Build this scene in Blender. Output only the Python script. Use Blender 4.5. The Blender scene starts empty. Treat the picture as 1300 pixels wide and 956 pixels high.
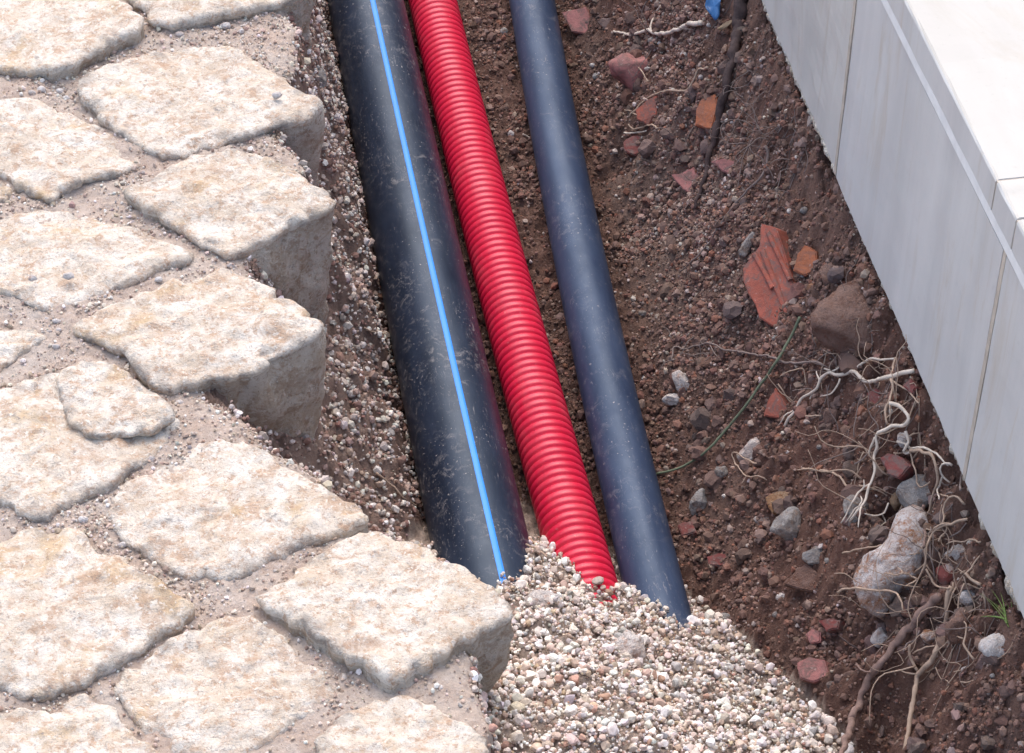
import bpy, bmesh, math, random
import numpy as np
from mathutils import Vector

R = math.radians
rng = np.random.default_rng(11)
random.seed(11)

# ------------------------------------------------------------------ camera, sky, sun, exposure
F, CX, CY = 3000.0, 650.0, 478.0                 # the photograph's lens in its own pixels (1300 x 956)
PITCH = R(42) + math.atan(45 / 3000)
YAW = R(9.3)
CAM_H = 1.31
scene = bpy.context.scene
cam_data = bpy.data.cameras.new('camera')
cam = bpy.data.objects.new('camera', cam_data)
scene.collection.objects.link(cam)
cam.location = (0, 0, CAM_H)
cam.rotation_euler = (math.pi / 2 - PITCH, 0, -YAW)
cam_data.sensor_width = 36
cam_data.lens = F / 1300 * 36
cam_data.clip_start = 0.05
cam_data.clip_end = 200
scene.camera = cam

SUN_EL, SUN_AZ = R(62), R(8)                   # azimuth from +Y (along the trench), clockwise
world = bpy.data.worlds.new('World')
scene.world = world
world.use_nodes = True
wn = world.node_tree
sky = wn.nodes.new('ShaderNodeTexSky')
sky.sky_type = 'NISHITA'
sky.sun_disc = False
sky.sun_elevation = SUN_EL
sky.sun_rotation = SUN_AZ
sky.air_density = 1.0
sky.dust_density = 3.2
sky.ozone_density = 1.0
wn.links.new(sky.outputs[0], wn.nodes['Background'].inputs[0])
wn.nodes['Background'].inputs[1].default_value = 0.15
sun_data = bpy.data.lights.new('sun', 'SUN')
sun = bpy.data.objects.new('sun', sun_data)
scene.collection.objects.link(sun)
sun_data.energy = 0.85
sun_data.angle = R(95)
sun_data.color = (1.0, 0.94, 0.87)
sd = Vector((math.sin(SUN_AZ) * math.cos(SUN_EL), math.cos(SUN_AZ) * math.cos(SUN_EL), math.sin(SUN_EL)))
sun.rotation_euler = sd.to_track_quat('Z', 'Y').to_euler()
sun.location = sd * 5
vs = scene.view_settings
vs.view_transform = 'Standard'
vs.look = 'None'
vs.exposure = 1.25
vs.gamma = 1.0
vs.use_curve_mapping = False

# ------------------------------------------------------------------ pixel <-> place
fwd = np.array([math.sin(YAW) * math.cos(PITCH), math.cos(YAW) * math.cos(PITCH), -math.sin(PITCH)])
right = np.array([math.cos(YAW), -math.sin(YAW), 0.0])
upv = np.cross(right, fwd)
CAM = np.array([0, 0, CAM_H])


def ray(x, y):
    d = fwd + right * (x - CX) / F - upv * (y - CY) / F
    return d / np.linalg.norm(d)


def at(x, y, z):
    d = ray(x, y)
    return CAM + d * (z - CAM_H) / d[2]


# ------------------------------------------------------------------ noise
def _hash(ix, iy, iz, s):
    h = (ix * 374761393 + iy * 668265263 + iz * 2147483647 + s * 974634777) & 0xffffffff
    h = ((h ^ (h >> 13)) * 1274126177) & 0xffffffff
    h = ((h ^ (h >> 16)) * 2246822519) & 0xffffffff
    h = h ^ (h >> 15)
    return h.astype(np.float64) / 4294967295.0


def noise(x, y, z=None, s=0):
    """smooth value noise, about -1..1"""
    x = np.asarray(x, float); y = np.asarray(y, float)
    z = np.zeros_like(x) if z is None else np.asarray(z, float)
    xi = np.floor(x).astype(np.int64); yi = np.floor(y).astype(np.int64); zi = np.floor(z).astype(np.int64)
    fx, fy, fz = x - xi, y - yi, z - zi
    fx = fx * fx * fx * (fx * (fx * 6 - 15) + 10)
    fy = fy * fy * fy * (fy * (fy * 6 - 15) + 10)
    fz = fz * fz * fz * (fz * (fz * 6 - 15) + 10)
    o = 0
    for dx in (0, 1):
        for dy in (0, 1):
            for dz in (0, 1):
                w = (fx if dx else 1 - fx) * (fy if dy else 1 - fy) * (fz if dz else 1 - fz)
                o = o + w * _hash(xi + dx, yi + dy, zi + dz, s)
    return o * 2 - 1


def fbm(x, y, z=None, s=0, octaves=4, gain=0.5):
    o, a = 0, 1.0
    for k in range(octaves):
        f = 2.03 ** k
        o = o + a * noise(np.asarray(x) * f, np.asarray(y) * f, None if z is None else np.asarray(z) * f, s + k * 17)
        a *= gain
    return o


def sstep(a, b, x):
    t = np.clip((x - a) / (b - a), 0, 1)
    return t * t * (3 - 2 * t)


# ------------------------------------------------------------------ lie of the land
FLOOR = -0.293
WALL_X = 0.569
# edge of the mortar bed of the paving, read along the broken edge of the setts
edge_px = [(372, -60), (375, 95), (338, 168), (372, 200), (388, 228), (330, 262), (305, 322), (325, 350), (285, 430),
           (262, 512), (300, 540), (345, 575), (400, 612), (425, 650), (440, 690), (500, 720), (560, 770), (600, 850)]
edge_xy = np.array([at(x, y, -0.02)[:2] for x, y in edge_px])
edge_xy = np.vstack([[[0.10, 9.0], [0.105, 2.3]], edge_xy, [[0.155, 0.98], [0.165, 0.5], [0.165, -6]]])
_o = np.argsort(edge_xy[:, 1])
EY, EX = edge_xy[_o, 1], edge_xy[_o, 0]


def xb(y):
    return np.interp(y, EY, EX) + 0.006 * noise(np.asarray(y) * 45, np.asarray(y) * 0, s=5)


DENTS = [(1062, 466, -0.05, 0.022, 0.03), (1150, 575, -0.06, 0.022, 0.035), (1190, 590, -0.06, 0.02, 0.02),
         (790, 130, -0.2, 0.018, 0.02), (1170, 790, -0.08, 0.025, 0.025), (1085, 770, -0.15, 0.02, 0.02),
         (480, 492, -0.22, 0.02, 0.03), (1150, 845, -0.1, 0.02, 0.02), (930, 30, -0.08, 0.02, 0.02), (1035, 690, -0.2, 0.015, 0.012),
         (1215, 690, -0.07, 0.015, 0.02), (1000, 440, -0.12, 0.015, 0.015), (950, 160, -0.12, 0.02, 0.015)]
DENTS = [(at(x, y, z)[0], at(x, y, z)[1], r, d) for x, y, z, r, d in DENTS]


def masks(x, y):
    """signed distance into the trench, gravel heap amount, right bank amount"""
    s = x - xb(y)
    foot = np.interp(y, [1.2, 2.3], [0.405, 0.445]) + 0.012 * noise(y * 9, y * 0 + 3, s=8)
    t = np.clip((x - foot) / (0.578 - foot), 0, 1)
    return s, t


def heap_h(x, y):
    h = -0.222 + (1.385 - y) * 0.47 - 0.45 * np.clip(x - 0.25, 0, 0.11) - 0.62 * np.clip(x - 0.36, 0, 1)
    h = np.minimum(h, -0.078 - 0.35 * np.clip(x - 0.25, 0, 1) + 0.02 * noise(x * 9, y * 9, s=61))
    h = h - 0.017 * np.exp(-((x - 0.305) / 0.032) ** 2 - ((y - 1.33) / 0.07) ** 2)
    return h + 0.009 * noise(x * 22, y * 22, s=60) + 0.004 * noise(x * 60, y * 60, s=62)


def macro(x, y):
    x = np.asarray(x, float); y = np.asarray(y, float)
    s, t = masks(x, y)
    right_b = FLOOR + 0.24 * (0.85 * t ** 1.15 + 0.15 * sstep(0, 1, t))
    lo = np.maximum(0.163 - xb(y), 0.04)
    u = s / lo
    left_b = np.interp(u, [-0.6, -0.12, 0.0, 0.22, 1.0, 1.25], [-0.0085, -0.009, -0.016, -0.10, -0.272, -0.40])
    left_b = np.where(s < 0, np.where(s < -0.012, -0.0085 + 0.0025 * noise(x * 17, y * 17, s=40), left_b), left_b)
    h = np.maximum(right_b, left_b)
    hp = heap_h(x, y)
    k = 0.012
    heap_on = np.where(s > 0, hp, -1.0)
    h2 = np.maximum(h, heap_on)
    return h2, s, t, (heap_on > h - 0.004)


def height(x, y):
    x = np.asarray(x, float); y = np.asarray(y, float)
    h, s, t, hp = macro(x, y)
    for dx, dy, r, d in DENTS:
        h = h - d * np.exp(-((x - dx) ** 2 + (y - dy) ** 2) / (r * r))
    bed = s < 0
    soil = ~bed & ~hp
    rough = np.where(bed, 0.10, np.where(hp, 0.22, 0.34 + 1.05 * t + 0.75 * ((x < 0.16) & (s > 0.004))))
    big = 0.016 * fbm(x * 18, y * 18, s=1, octaves=2)
    mid = np.abs(noise(x * 42, y * 42, s=2)) * 0.020 + np.abs(noise(x * 95, y * 95, s=3)) * 0.010 - 0.008
    fine = 0.0030 * noise(x * 190, y * 190, s=4) + 0.0022 * noise(x * 400, y * 400, s=6)
    h = h + rough * (big + mid) + np.where(bed, 0.45, 1.0) * fine
    # never pokes through the underside of the wall
    h = np.where(x > WALL_X - 0.012, np.minimum(h, -0.043 - 0.006 * noise(x * 80, y * 80, s=9)), h)
    return h


def hit(px, py):
    d = ray(px, py)
    ts = np.arange(1.4, 4.0, 0.002)
    P = CAM[None] + ts[:, None] * d[None]
    below = P[:, 2] < height(P[:, 0], P[:, 1])
    i = int(np.argmax(below)) if below.any() else len(ts) - 1
    return P[i]


# ------------------------------------------------------------------ materials
def new_mat(name):
    m = bpy.data.materials.new(name)
    m.use_nodes = True
    nt = m.node_tree
    return m, nt, nt.nodes['Principled BSDF']


class G:
    """tiny node helper"""
    def __init__(self, nt, rnd=False):
        self.nt = nt
        self.geo = nt.nodes.new('ShaderNodeNewGeometry')
        self.pos = self.geo.outputs['Position']
        if rnd:
            oi = nt.nodes.new('ShaderNodeObjectInfo')
            self.rnd = oi.outputs['Random']
            v = nt.nodes.new('ShaderNodeVectorMath'); v.operation = 'SCALE'
            v.inputs[0].default_value = (37.0, 19.0, 53.0)
            nt.links.new(self.rnd, v.inputs['Scale'])
            a = nt.nodes.new('ShaderNodeVectorMath')
            nt.links.new(self.pos, a.inputs[0]); nt.links.new(v.outputs[0], a.inputs[1])
            self.pos = a.outputs[0]

    def noise(self, scale, detail=4, rough=0.55, vec=None, dist=0.0):
        n = self.nt.nodes.new('ShaderNodeTexNoise')
        n.inputs['Scale'].default_value = scale
        n.inputs['Detail'].default_value = detail
        n.inputs['Roughness'].default_value = rough
        n.inputs['Distortion'].default_value = dist
        self.nt.links.new(vec or self.pos, n.inputs['Vector'])
        return n.outputs['Fac']

    def scaled(self, xyz):
        v = self.nt.nodes.new('ShaderNodeVectorMath'); v.operation = 'MULTIPLY'
        v.inputs[1].default_value = xyz
        self.nt.links.new(self.pos, v.inputs[0])
        return v.outputs[0]

    def ramp(self, fac, a, b, va=0.0, vb=1.0):
        r = self.nt.nodes.new('ShaderNodeMapRange')
        r.inputs['From Min'].default_value = a; r.inputs['From Max'].default_value = b
        r.inputs['To Min'].default_value = va; r.inputs['To Max'].default_value = vb
        self.nt.links.new(fac, r.inputs['Value'])
        return r.outputs[0]

    def mul(self, a, b, op='MULTIPLY'):
        m = self.nt.nodes.new('ShaderNodeMath'); m.operation = op
        for k, v in enumerate((a, b)):
            if isinstance(v, (int, float)):
                m.inputs[k].default_value = v
            else:
                self.nt.links.new(v, m.inputs[k])
        return m.outputs[0]

    def mix(self, fac, a, b, mode='MIX'):
        m = self.nt.nodes.new('ShaderNodeMix'); m.data_type = 'RGBA'; m.blend_type = mode
        for key, v in ((0, fac), (6, a), (7, b)):
            if isinstance(v, (int, float)):
                m.inputs[key].default_value = v
            elif isinstance(v, tuple):
                m.inputs[key].default_value = (*v, 1)
            else:
                self.nt.links.new(v, m.inputs[key])
        return m.outputs[2]

    def bump(self, h, bsdf, strength=0.5, dist=0.002):
        b = self.nt.nodes.new('ShaderNodeBump')
        b.inputs['Strength'].default_value = strength
        b.inputs['Distance'].default_value = dist
        self.nt.links.new(h, b.inputs['Height'])
        self.nt.links.new(b.outputs[0], bsdf.inputs['Normal'])

    def attr(self, name):
        a = self.nt.nodes.new('ShaderNodeAttribute')
        a.attribute_name = name
        return a

    def link(self, a, b):
        self.nt.links.new(a, b)


def stone_mat(name, base, warm, grey, light, lichen=True, warm_amt=1.0):
    m, nt, b = new_mat(name)
    g = G(nt, True)
    c = g.mix(g.ramp(g.noise(34, 6, 0.7), 0.40, 0.60), base, light)
    c = g.mix(g.ramp(g.noise(48, 6, 0.75, dist=0.6), 0.50, 0.62, 0, 0.7 * warm_amt), c, warm)
    c = g.mix(g.ramp(g.noise(15, 4, 0.65), 0.58, 0.70, 0, 0.65 * warm_amt), c, (0.50, 0.33, 0.16) if lichen else tuple(v * 1.1 for v in warm))
    c = g.mix(g.ramp(g.noise(130, 5, 0.75), 0.53, 0.63, 0, 0.8), c, warm)
    c = g.mix(g.ramp(g.noise(90, 6, 0.8), 0.58, 0.66, 0, 0.75), c, grey)
    c = g.mix(g.ramp(g.noise(190, 4, 0.7), 0.56, 0.64, 0, 0.9), c, light)
    c = g.mix(g.ramp(g.noise(330, 3, 0.7), 0.62, 0.68, 0, 0.7), c, grey)
    if lichen:
        e = g.attr('edge').outputs['Fac']
        lm = g.mul(g.ramp(g.noise(40, 5, 0.7), 0.50, 0.62), g.ramp(e, 0.35, 0.95))
        c = g.mix(g.mul(lm, 0.7), c, (0.21, 0.185, 0.165))
    g.link(c, b.inputs['Base Color'])
    b.inputs['Roughness'].default_value = 0.85
    b.inputs['Specular IOR Level'].default_value = 0.25
    h = g.mul(g.noise(90, 6, 0.75), g.mul(g.noise(420, 3, 0.7), 0.5), 'ADD')
    g.bump(h, b, 0.9, 0.005)
    return m


M = {}
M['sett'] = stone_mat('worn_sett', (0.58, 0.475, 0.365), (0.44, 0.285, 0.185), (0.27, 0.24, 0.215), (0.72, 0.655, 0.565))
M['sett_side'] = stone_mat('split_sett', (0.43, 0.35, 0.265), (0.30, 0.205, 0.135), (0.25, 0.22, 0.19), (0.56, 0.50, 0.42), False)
M['rock_pale'] = stone_mat('pale_rock', (0.50, 0.44, 0.40), (0.42, 0.28, 0.22), (0.3, 0.28, 0.27), (0.66, 0.62, 0.58), False, 0.6)
M['rock_rust'] = stone_mat('rusty_rock', (0.36, 0.28, 0.24), (0.30, 0.14, 0.07), (0.18, 0.14, 0.13), (0.58, 0.54, 0.52), False, 1.4)
M['rock_brown'] = stone_mat('brown_rock', (0.17, 0.098, 0.074), (0.15, 0.07, 0.045), (0.10, 0.07, 0.062), (0.23, 0.145, 0.115), False, 0.5)
M['rock_grey'] = stone_mat('grey_rock', (0.23, 0.20, 0.18), (0.22, 0.15, 0.11), (0.12, 0.115, 0.115), (0.34, 0.32, 0.30), False, 0.4)
M['rock_ochre'] = stone_mat('ochre_rock', (0.30, 0.17, 0.09), (0.27, 0.12, 0.05), (0.14, 0.10, 0.08), (0.36, 0.24, 0.15), False, 0.8)


def brick_mat(name, col, dirt):
    m, nt, b = new_mat(name)
    g = G(nt, True)
    c = g.mix(g.ramp(g.noise(45, 5, 0.65), 0.35, 0.7), col, tuple(v * 0.62 for v in col))
    c = g.mix(g.ramp(g.noise(85, 6, 0.8, dist=0.8), 0.46, 0.58, 0, dirt), c, (0.15, 0.095, 0.08))
    c = g.mix(g.ramp(g.noise(260, 3, 0.6), 0.64, 0.72, 0, 0.5), c, (0.45, 0.33, 0.28))
    g.link(c, b.inputs['Base Color'])
    b.inputs['Roughness'].default_value = 0.8
    g.bump(g.noise(160, 6, 0.7), b, 0.5, 0.003)
    return m


M['brick'] = brick_mat('red_brick', (0.40, 0.105, 0.065), 0.8)
M['brick_orange'] = brick_mat('orange_tile', (0.46, 0.15, 0.065), 0.45)
M['brick_pink'] = brick_mat('pink_brick', (0.42, 0.17, 0.15), 0.8)
M['brick_dark'] = brick_mat('dark_brick', (0.23, 0.055, 0.045), 0.9)


def grain_mat(name, rough=0.85, bump=0.4):
    m, nt, b = new_mat(name)
    g = G(nt)
    c = g.mix(g.ramp(g.noise(320, 4, 0.7), 0.40, 0.70, 0, 0.38), g.attr('Col').outputs['Color'], (0.17, 0.11, 0.09))
    g.link(c, b.inputs['Base Color'])
    b.inputs['Roughness'].default_value = rough
    b.inputs['Specular IOR Level'].default_value = 0.3
    g.bump(g.noise(700, 3, 0.7), b, bump, 0.001)
    return m


M['grain'] = grain_mat('gravel_grain')
M['clod'] = grain_mat('earth_clod', 0.95, 0.9)


def ground_mat():
    m, nt, b = new_mat('earth')
    g = G(nt)
    col = g.attr('Col').outputs['Color']
    c = g.mix(g.ramp(g.noise(70, 6, 0.7), 0.40, 0.68, 0, 0.55), col, (0.115, 0.06, 0.045))
    c = g.mix(g.ramp(g.noise(240, 4, 0.75), 0.56, 0.68, 0, 0.5), c, (0.33, 0.24, 0.20))
    c = g.mix(g.ramp(g.noise(120, 4, 0.7), 0.60, 0.70, 0, 0.5), c, (0.20, 0.095, 0.06))
    g.link(c, b.inputs['Base Color'])
    b.inputs['Roughness'].default_value = 0.92
    b.inputs['Specular IOR Level'].default_value = 0.2
    h = g.mul(g.noise(190, 6, 0.8), g.mul(g.noise(600, 3, 0.7), 0.4), 'ADD')
    g.bump(h, b, 0.9, 0.005)
    return m


def mortar_mat():
    m, nt, b = new_mat('sandy_mortar')
    g = G(nt)
    c = g.mix(g.ramp(g.noise(22, 5, 0.7), 0.38, 0.66), (0.45, 0.345, 0.275), (0.52, 0.44, 0.37))
    c = g.mix(g.ramp(g.noise(60, 5, 0.7), 0.54, 0.70, 0, 0.6), c, (0.29, 0.215, 0.175))
    c = g.mix(g.ramp(g.noise(260, 4, 0.8), 0.54, 0.66, 0, 0.75), c, (0.60, 0.52, 0.46))
    c = g.mix(g.ramp(g.noise(330, 4, 0.8), 0.58, 0.68, 0, 0.7), c, (0.14, 0.105, 0.095))
    g.link(c, b.inputs['Base Color'])
    b.inputs['Roughness'].default_value = 0.92
    b.inputs['Specular IOR Level'].default_value = 0.2
    g.bump(g.mul(g.noise(230, 6, 0.8), g.noise(90, 4, 0.7), 'ADD'), b, 0.8, 0.004)
    return m


M['earth'] = ground_mat()
M['mortar'] = mortar_mat()


def pipe_mat(name, col, rough, dust, dustcol, film):
    m, nt, b = new_mat(name)
    g = G(nt)
    # dusty film, splashes of dried mud, and fine specks and scuffs
    filmf = g.ramp(g.noise(1, 5, 0.65, g.scaled((40, 9, 40))), 0.35, 0.75, 0, film)
    c = g.mix(filmf, col, dustcol)
    speck = g.ramp(g.noise(330, 3, 0.55), 0.655, 0.70)
    speck = g.mul(speck, g.ramp(g.noise(14, 4, 0.7), 0.44, 0.66))
    scuff = g.ramp(g.noise(1, 4, 0.7, g.scaled((420, 90, 160)), 1.2), 0.59, 0.70, 0, 0.45)
    scuff = g.mul(scuff, g.ramp(g.noise(16, 3, 0.6), 0.42, 0.62))
    splash = g.mul(g.ramp(g.noise(75, 6, 0.8, dist=1.0), 0.53, 0.67, 0, 0.42), g.ramp(g.noise(13, 3, 0.6), 0.46, 0.63))
    d = g.mul(g.mul(speck, scuff, 'MAXIMUM'), splash, 'MAXIMUM')
    c = g.mix(g.mul(d, dust), c, (0.42, 0.38, 0.36))
    g.link(c, b.inputs['Base Color'])
    rr = g.ramp(g.noise(30, 5, 0.7), 0.3, 0.7, rough - 0.07, rough + 0.1)
    g.link(g.mul(rr, g.mul(d, 0.4), 'ADD'), b.inputs['Roughness'])
    b.inputs['Specular IOR Level'].default_value = 0.5
    b.inputs['Specular Tint'].default_value = (0.66, 0.82, 1.0, 1)  # blue of the sky reflection put into the highlight colour
    g.bump(g.noise(120, 4, 0.6), b, 0.06, 0.001)
    return m


M['pipe_big'] = pipe_mat('black_polyethylene', (0.006, 0.010, 0.022), 0.43, 1.0, (0.032, 0.045, 0.078), 0.5)
M['pipe_small'] = pipe_mat('dusty_black_polyethylene', (0.018, 0.030, 0.064), 0.48, 0.8, (0.06, 0.085, 0.145), 0.6)


def plain(name, col, rough=0.6, var=0.25, scale=60, spec=0.4, bump=0.2):
    m, nt, b = new_mat(name)
    g = G(nt, True)
    c = g.mix(g.ramp(g.noise(scale, 5, 0.65), 0.3, 0.7), col, tuple(v * (1 - var) for v in col))
    g.link(c, b.inputs['Base Color'])
    b.inputs['Roughness'].default_value = rough
    b.inputs['Specular IOR Level'].default_value = spec
    if bump:
        g.bump(g.noise(scale * 4, 4, 0.7), b, bump, 0.001)
    return m


M['blue'] = plain('blue_stripe', (0.035, 0.26, 0.80), 0.42, 0.12, 30, 0.4, 0)
M['root_pale'] = plain('pale_root', (0.72, 0.61, 0.50), 0.7, 0.4, 130)
M['root_tan'] = plain('tan_root', (0.46, 0.33, 0.24), 0.75, 0.4, 130)
M['root_pink'] = plain('weathered_root', (0.30, 0.20, 0.165), 0.85, 0.45, 130, 0.2, 0.6)
M['root_dark'] = plain('dark_root', (0.095, 0.065, 0.06), 0.85, 0.5, 130, 0.2, 0.6)
M['root_grey'] = plain('grey_rootlet', (0.25, 0.19, 0.165), 0.85, 0.4, 130)
M['grass'] = plain('grass_blade', (0.16, 0.24, 0.06), 0.6, 0.35, 60, 0.3, 0)
M['stem'] = plain('grey_green_stem', (0.16, 0.19, 0.12), 0.7, 0.35, 60, 0.3, 0)
M['scrap'] = plain('blue_plastic', (0.05, 0.16, 0.36), 0.4, 0.35, 60)
M['leaf'] = plain('dry_leaf', (0.34, 0.24, 0.15), 0.8, 0.35, 90)


def red_mat():
    m, nt, b = new_mat('red_plastic')
    g = G(nt)
    c = g.mix(g.ramp(g.noise(20, 4, 0.6), 0.3, 0.7), (0.64, 0.012, 0.048), (0.56, 0.010, 0.042))
    dust = g.mul(g.ramp(g.noise(300, 3, 0.6), 0.64, 0.74, 0, 0.7), g.ramp(g.noise(8, 3, 0.6), 0.42, 0.62))
    film = g.ramp(g.noise(1, 5, 0.7, g.scaled((30, 12, 30))), 0.5, 0.75, 0, 0.12)
    c = g.mix(g.mul(dust, film, 'MAXIMUM'), c, (0.50, 0.33, 0.30))
    g.link(c, b.inputs['Base Color'])
    b.inputs['Roughness'].default_value = 0.38
    b.inputs['Specular IOR Level'].default_value = 0.5
    return m


M['red'] = red_mat()


def marble_mat(name, a, b_, stain, vert=True):
    m, nt, b = new_mat(name)
    g = G(nt)
    streak = g.scaled((22, 22, 2.2) if vert else (16, 5, 10))
    c = g.mix(g.ramp(g.noise(1, 5, 0.6, streak, 0.6), 0.34, 0.68), a, b_)
    c = g.mix(g.ramp(g.noise(1, 6, 0.7, g.scaled((30, 30, 3.5) if vert else (9, 5, 9)), 1.0), 0.54, 0.74, 0, 0.65), c, stain)
    c = g.mix(g.ramp(g.noise(180, 4, 0.7), 0.60, 0.72, 0, 0.25), c, tuple(v * 0.75 for v in a))
    g.link(c, b.inputs['Base Color'])
    g.link(g.ramp(g.noise(14, 4, 0.6), 0.3, 0.7, 0.42, 0.62), b.inputs['Roughness'])
    b.inputs['Specular IOR Level'].default_value = 0.4
    g.bump(g.noise(150, 5, 0.7), b, 0.15, 0.001)
    return m


M['marble'] = marble_mat('grey_marble', (0.52, 0.51, 0.49), (0.60, 0.585, 0.56), (0.46, 0.385, 0.285))
M['marble_rough'] = marble_mat('rough_marble', (0.50, 0.48, 0.44), (0.58, 0.555, 0.51), (0.42, 0.35, 0.26))
M['marble_top'] = marble_mat('cream_marble', (0.42, 0.395, 0.35), (0.46, 0.435, 0.39), (0.40, 0.345, 0.27), False)
M['marble_top'].node_tree.nodes['Principled BSDF'].inputs['Specular IOR Level'].default_value = 0.15
M['grout'] = plain('white_grout', (0.78, 0.77, 0.75), 0.8, 0.15, 60)
M['grout_tan'] = plain('stained_grout', (0.58, 0.50, 0.41), 0.85, 0.35, 60)
M['crust'] = stone_mat('mortar_crust', (0.50, 0.45, 0.38), (0.40, 0.30, 0.2), (0.25, 0.23, 0.20), (0.66, 0.62, 0.55), False)


# ------------------------------------------------------------------ building helpers
def link(o, parent=None):
    scene.collection.objects.link(o)
    if parent:
        o.parent = parent
    return o


def tag(o, label=None, cat=None, group=None, kind=None):
    for k, v in (('label', label), ('category', cat), ('group', group), ('kind', kind)):
        if v:
            o[k] = v
    return o


def empty(name, loc):
    o = bpy.data.objects.new(name, None)
    o.location = loc
    o.empty_display_size = 0.05
    return link(o)


def mk(name, verts, faces, mats, parent=None, smooth=True, fmat=None, origin=None, attrs=None):
    """one mesh object; vertices given in world space, origin put at the thing's base"""
    v = np.asarray(verts, float)
    if origin is None:
        origin = np.array([v[:, 0].mean(), v[:, 1].mean(), v[:, 2].min()])
    origin = np.array(origin, float)
    if parent is not None:
        po = np.array(parent.location)
    me = bpy.data.meshes.new(name)
    me.from_pydata((v - origin).tolist(), [], [list(map(int, f)) for f in faces])
    if not isinstance(mats, (list, tuple)):
        mats = [mats]
    for m in mats:
        me.materials.append(m)
    if smooth:
        me.polygons.foreach_set('use_smooth', np.ones(len(me.polygons), bool))
    if fmat is not None:
        me.polygons.foreach_set('material_index', np.asarray(fmat, np.int32))
    for k, val in (attrs or {}).items():
        a = me.attributes.new(k, 'FLOAT', 'POINT')
        a.data.foreach_set('value', np.asarray(val, np.float32))
    me.update()
    o = bpy.data.objects.new(name, me)
    link(o, parent)
    o.location = origin if parent is None else origin - po
    return o


def fast_mesh(name, V, T, col=None, smooth=False):
    """big triangle / quad mesh from arrays"""
    me = bpy.data.meshes.new(name)
    n = T.shape[1]
    me.vertices.add(len(V)); me.vertices.foreach_set('co', V.astype(np.float32).ravel())
    me.loops.add(T.size); me.loops.foreach_set('vertex_index', T.astype(np.int32).ravel())
    me.polygons.add(len(T)); me.polygons.foreach_set('loop_start', np.arange(0, T.size, n, dtype=np.int32))
    me.polygons.foreach_set('use_smooth', np.full(len(T), smooth, bool))
    me.update(calc_edges=True)
    if col is not None:
        a = me.color_attributes.new('Col', 'FLOAT_COLOR', 'POINT')
        c4 = np.ones((len(V), 4), np.float32); c4[:, :3] = col
        a.data.foreach_set('color', c4.ravel())
    return me


def ico(sub):
    bm = bmesh.new()
    bmesh.ops.create_icosphere(bm, subdivisions=sub, radius=1)
    bm.verts.ensure_lookup_table()
    v = np.array([x.co[:] for x in bm.verts]); f = np.array([[q.index for q in p.verts] for p in bm.faces])
    bm.free()
    return v, f


ICO = {k: ico(k) for k in (1, 2, 3, 4)}


def closed_curve(pts, n):
    """Catmull-Rom through a closed list of 2-D points, resampled to n"""
    p = np.asarray(pts, float); m = len(p)
    out = []
    for i in range(m):
        p0, p1, p2, p3 = p[i - 1], p[i], p[(i + 1) % m], p[(i + 2) % m]
        for t in np.linspace(0, 1, 12, endpoint=False):
            out.append(0.5 * (2 * p1 + (p2 - p0) * t + (2 * p0 - 5 * p1 + 4 * p2 - p3) * t * t + (3 * p1 - p0 - 3 * p2 + p3) * t ** 3))
    out = np.array(out)
    d = np.r_[0, np.cumsum(np.linalg.norm(np.diff(np.vstack([out, out[:1]]), axis=0), axis=1))]
    q = np.linspace(0, d[-1], n, endpoint=False)
    o2 = np.vstack([out, out[:1]])
    return np.c_[np.interp(q, d, o2[:, 0]), np.interp(q, d, o2[:, 1])]


def chop(v, k, lo, hi, gen):
    """cut a unit blob with k random planes so it turns angular"""
    for _ in range(k):
        n = gen.normal(size=3); n /= np.linalg.norm(n)
        d = gen.uniform(lo, hi)
        e = np.clip(v @ n - d, 0, None)
        v = v - e[:, None] * n[None] * 0.93
    return v


# ------------------------------------------------------------------ ground sheet, trench earth, mortar bed
def graded(a, b, fine_a, fine_b, step, coarse):
    lo = np.arange(a, fine_a, coarse); hi = np.arange(fine_b + coarse, b + coarse, coarse)
    return np.r_[lo, np.arange(fine_a, fine_b, step), hi]


gx = graded(-0.46, 0.70, -0.23, 0.612, 0.0023, 0.02)
gy = graded(0.2, 3.6, 0.94, 2.48, 0.0023, 0.03)
Xg, Yg = np.meshgrid(gx, gy)
Zg = height(Xg, Yg)
sg, tg = masks(Xg, Yg)
hpg = macro(Xg, Yg)[3]
nx, ny = len(gx), len(gy)
idx = np.arange(nx * ny).reshape(ny, nx)
Q = np.stack([idx[:-1, :-1], idx[:-1, 1:], idx[1:, 1:], idx[1:, :-1]], -1).reshape(-1, 4)
sc = 0.25 * (sg[:-1, :-1] + sg[:-1, 1:] + sg[1:, 1:] + sg[1:, :-1]).ravel()
V = np.c_[Xg.ravel(), Yg.ravel(), Zg.ravel()]
# colour of the earth itself: sandy under the setts, pale where the gravel lies, dark in the floor, redder in the bank
n1 = fbm(Xg * 12, Yg * 12, s=30, octaves=3)[..., None]
n2 = sstep(-0.1, 0.5, fbm(Xg * 9, Yg * 9, s=31, octaves=3))[..., None]
dark = np.array([0.150, 0.088, 0.068]); redder = np.array([0.190, 0.095, 0.068]); sandy = np.array([0.30, 0.21, 0.165]); grav = np.array([0.44, 0.35, 0.285])
colg = dark + (redder - dark) * np.clip(tg[..., None] * 0.8 + 0.3 * n1, 0, 1)
sandmask = np.exp(-(((Xg - 0.475) / 0.05) ** 2 + ((Yg - 1.82) / 0.17) ** 2))[..., None]
colg = colg + (sandy - colg) * np.clip(sandmask * 0.75 + 0.25 * n2 * (tg[..., None] > 0), 0, 1)
leftm = (sstep(0.165, 0.13, Xg) * (sg > 0))[..., None]
colg = colg + (sandy * 1.05 - colg) * leftm
colg = colg + (grav - colg) * hpg[..., None].astype(float)


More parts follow.
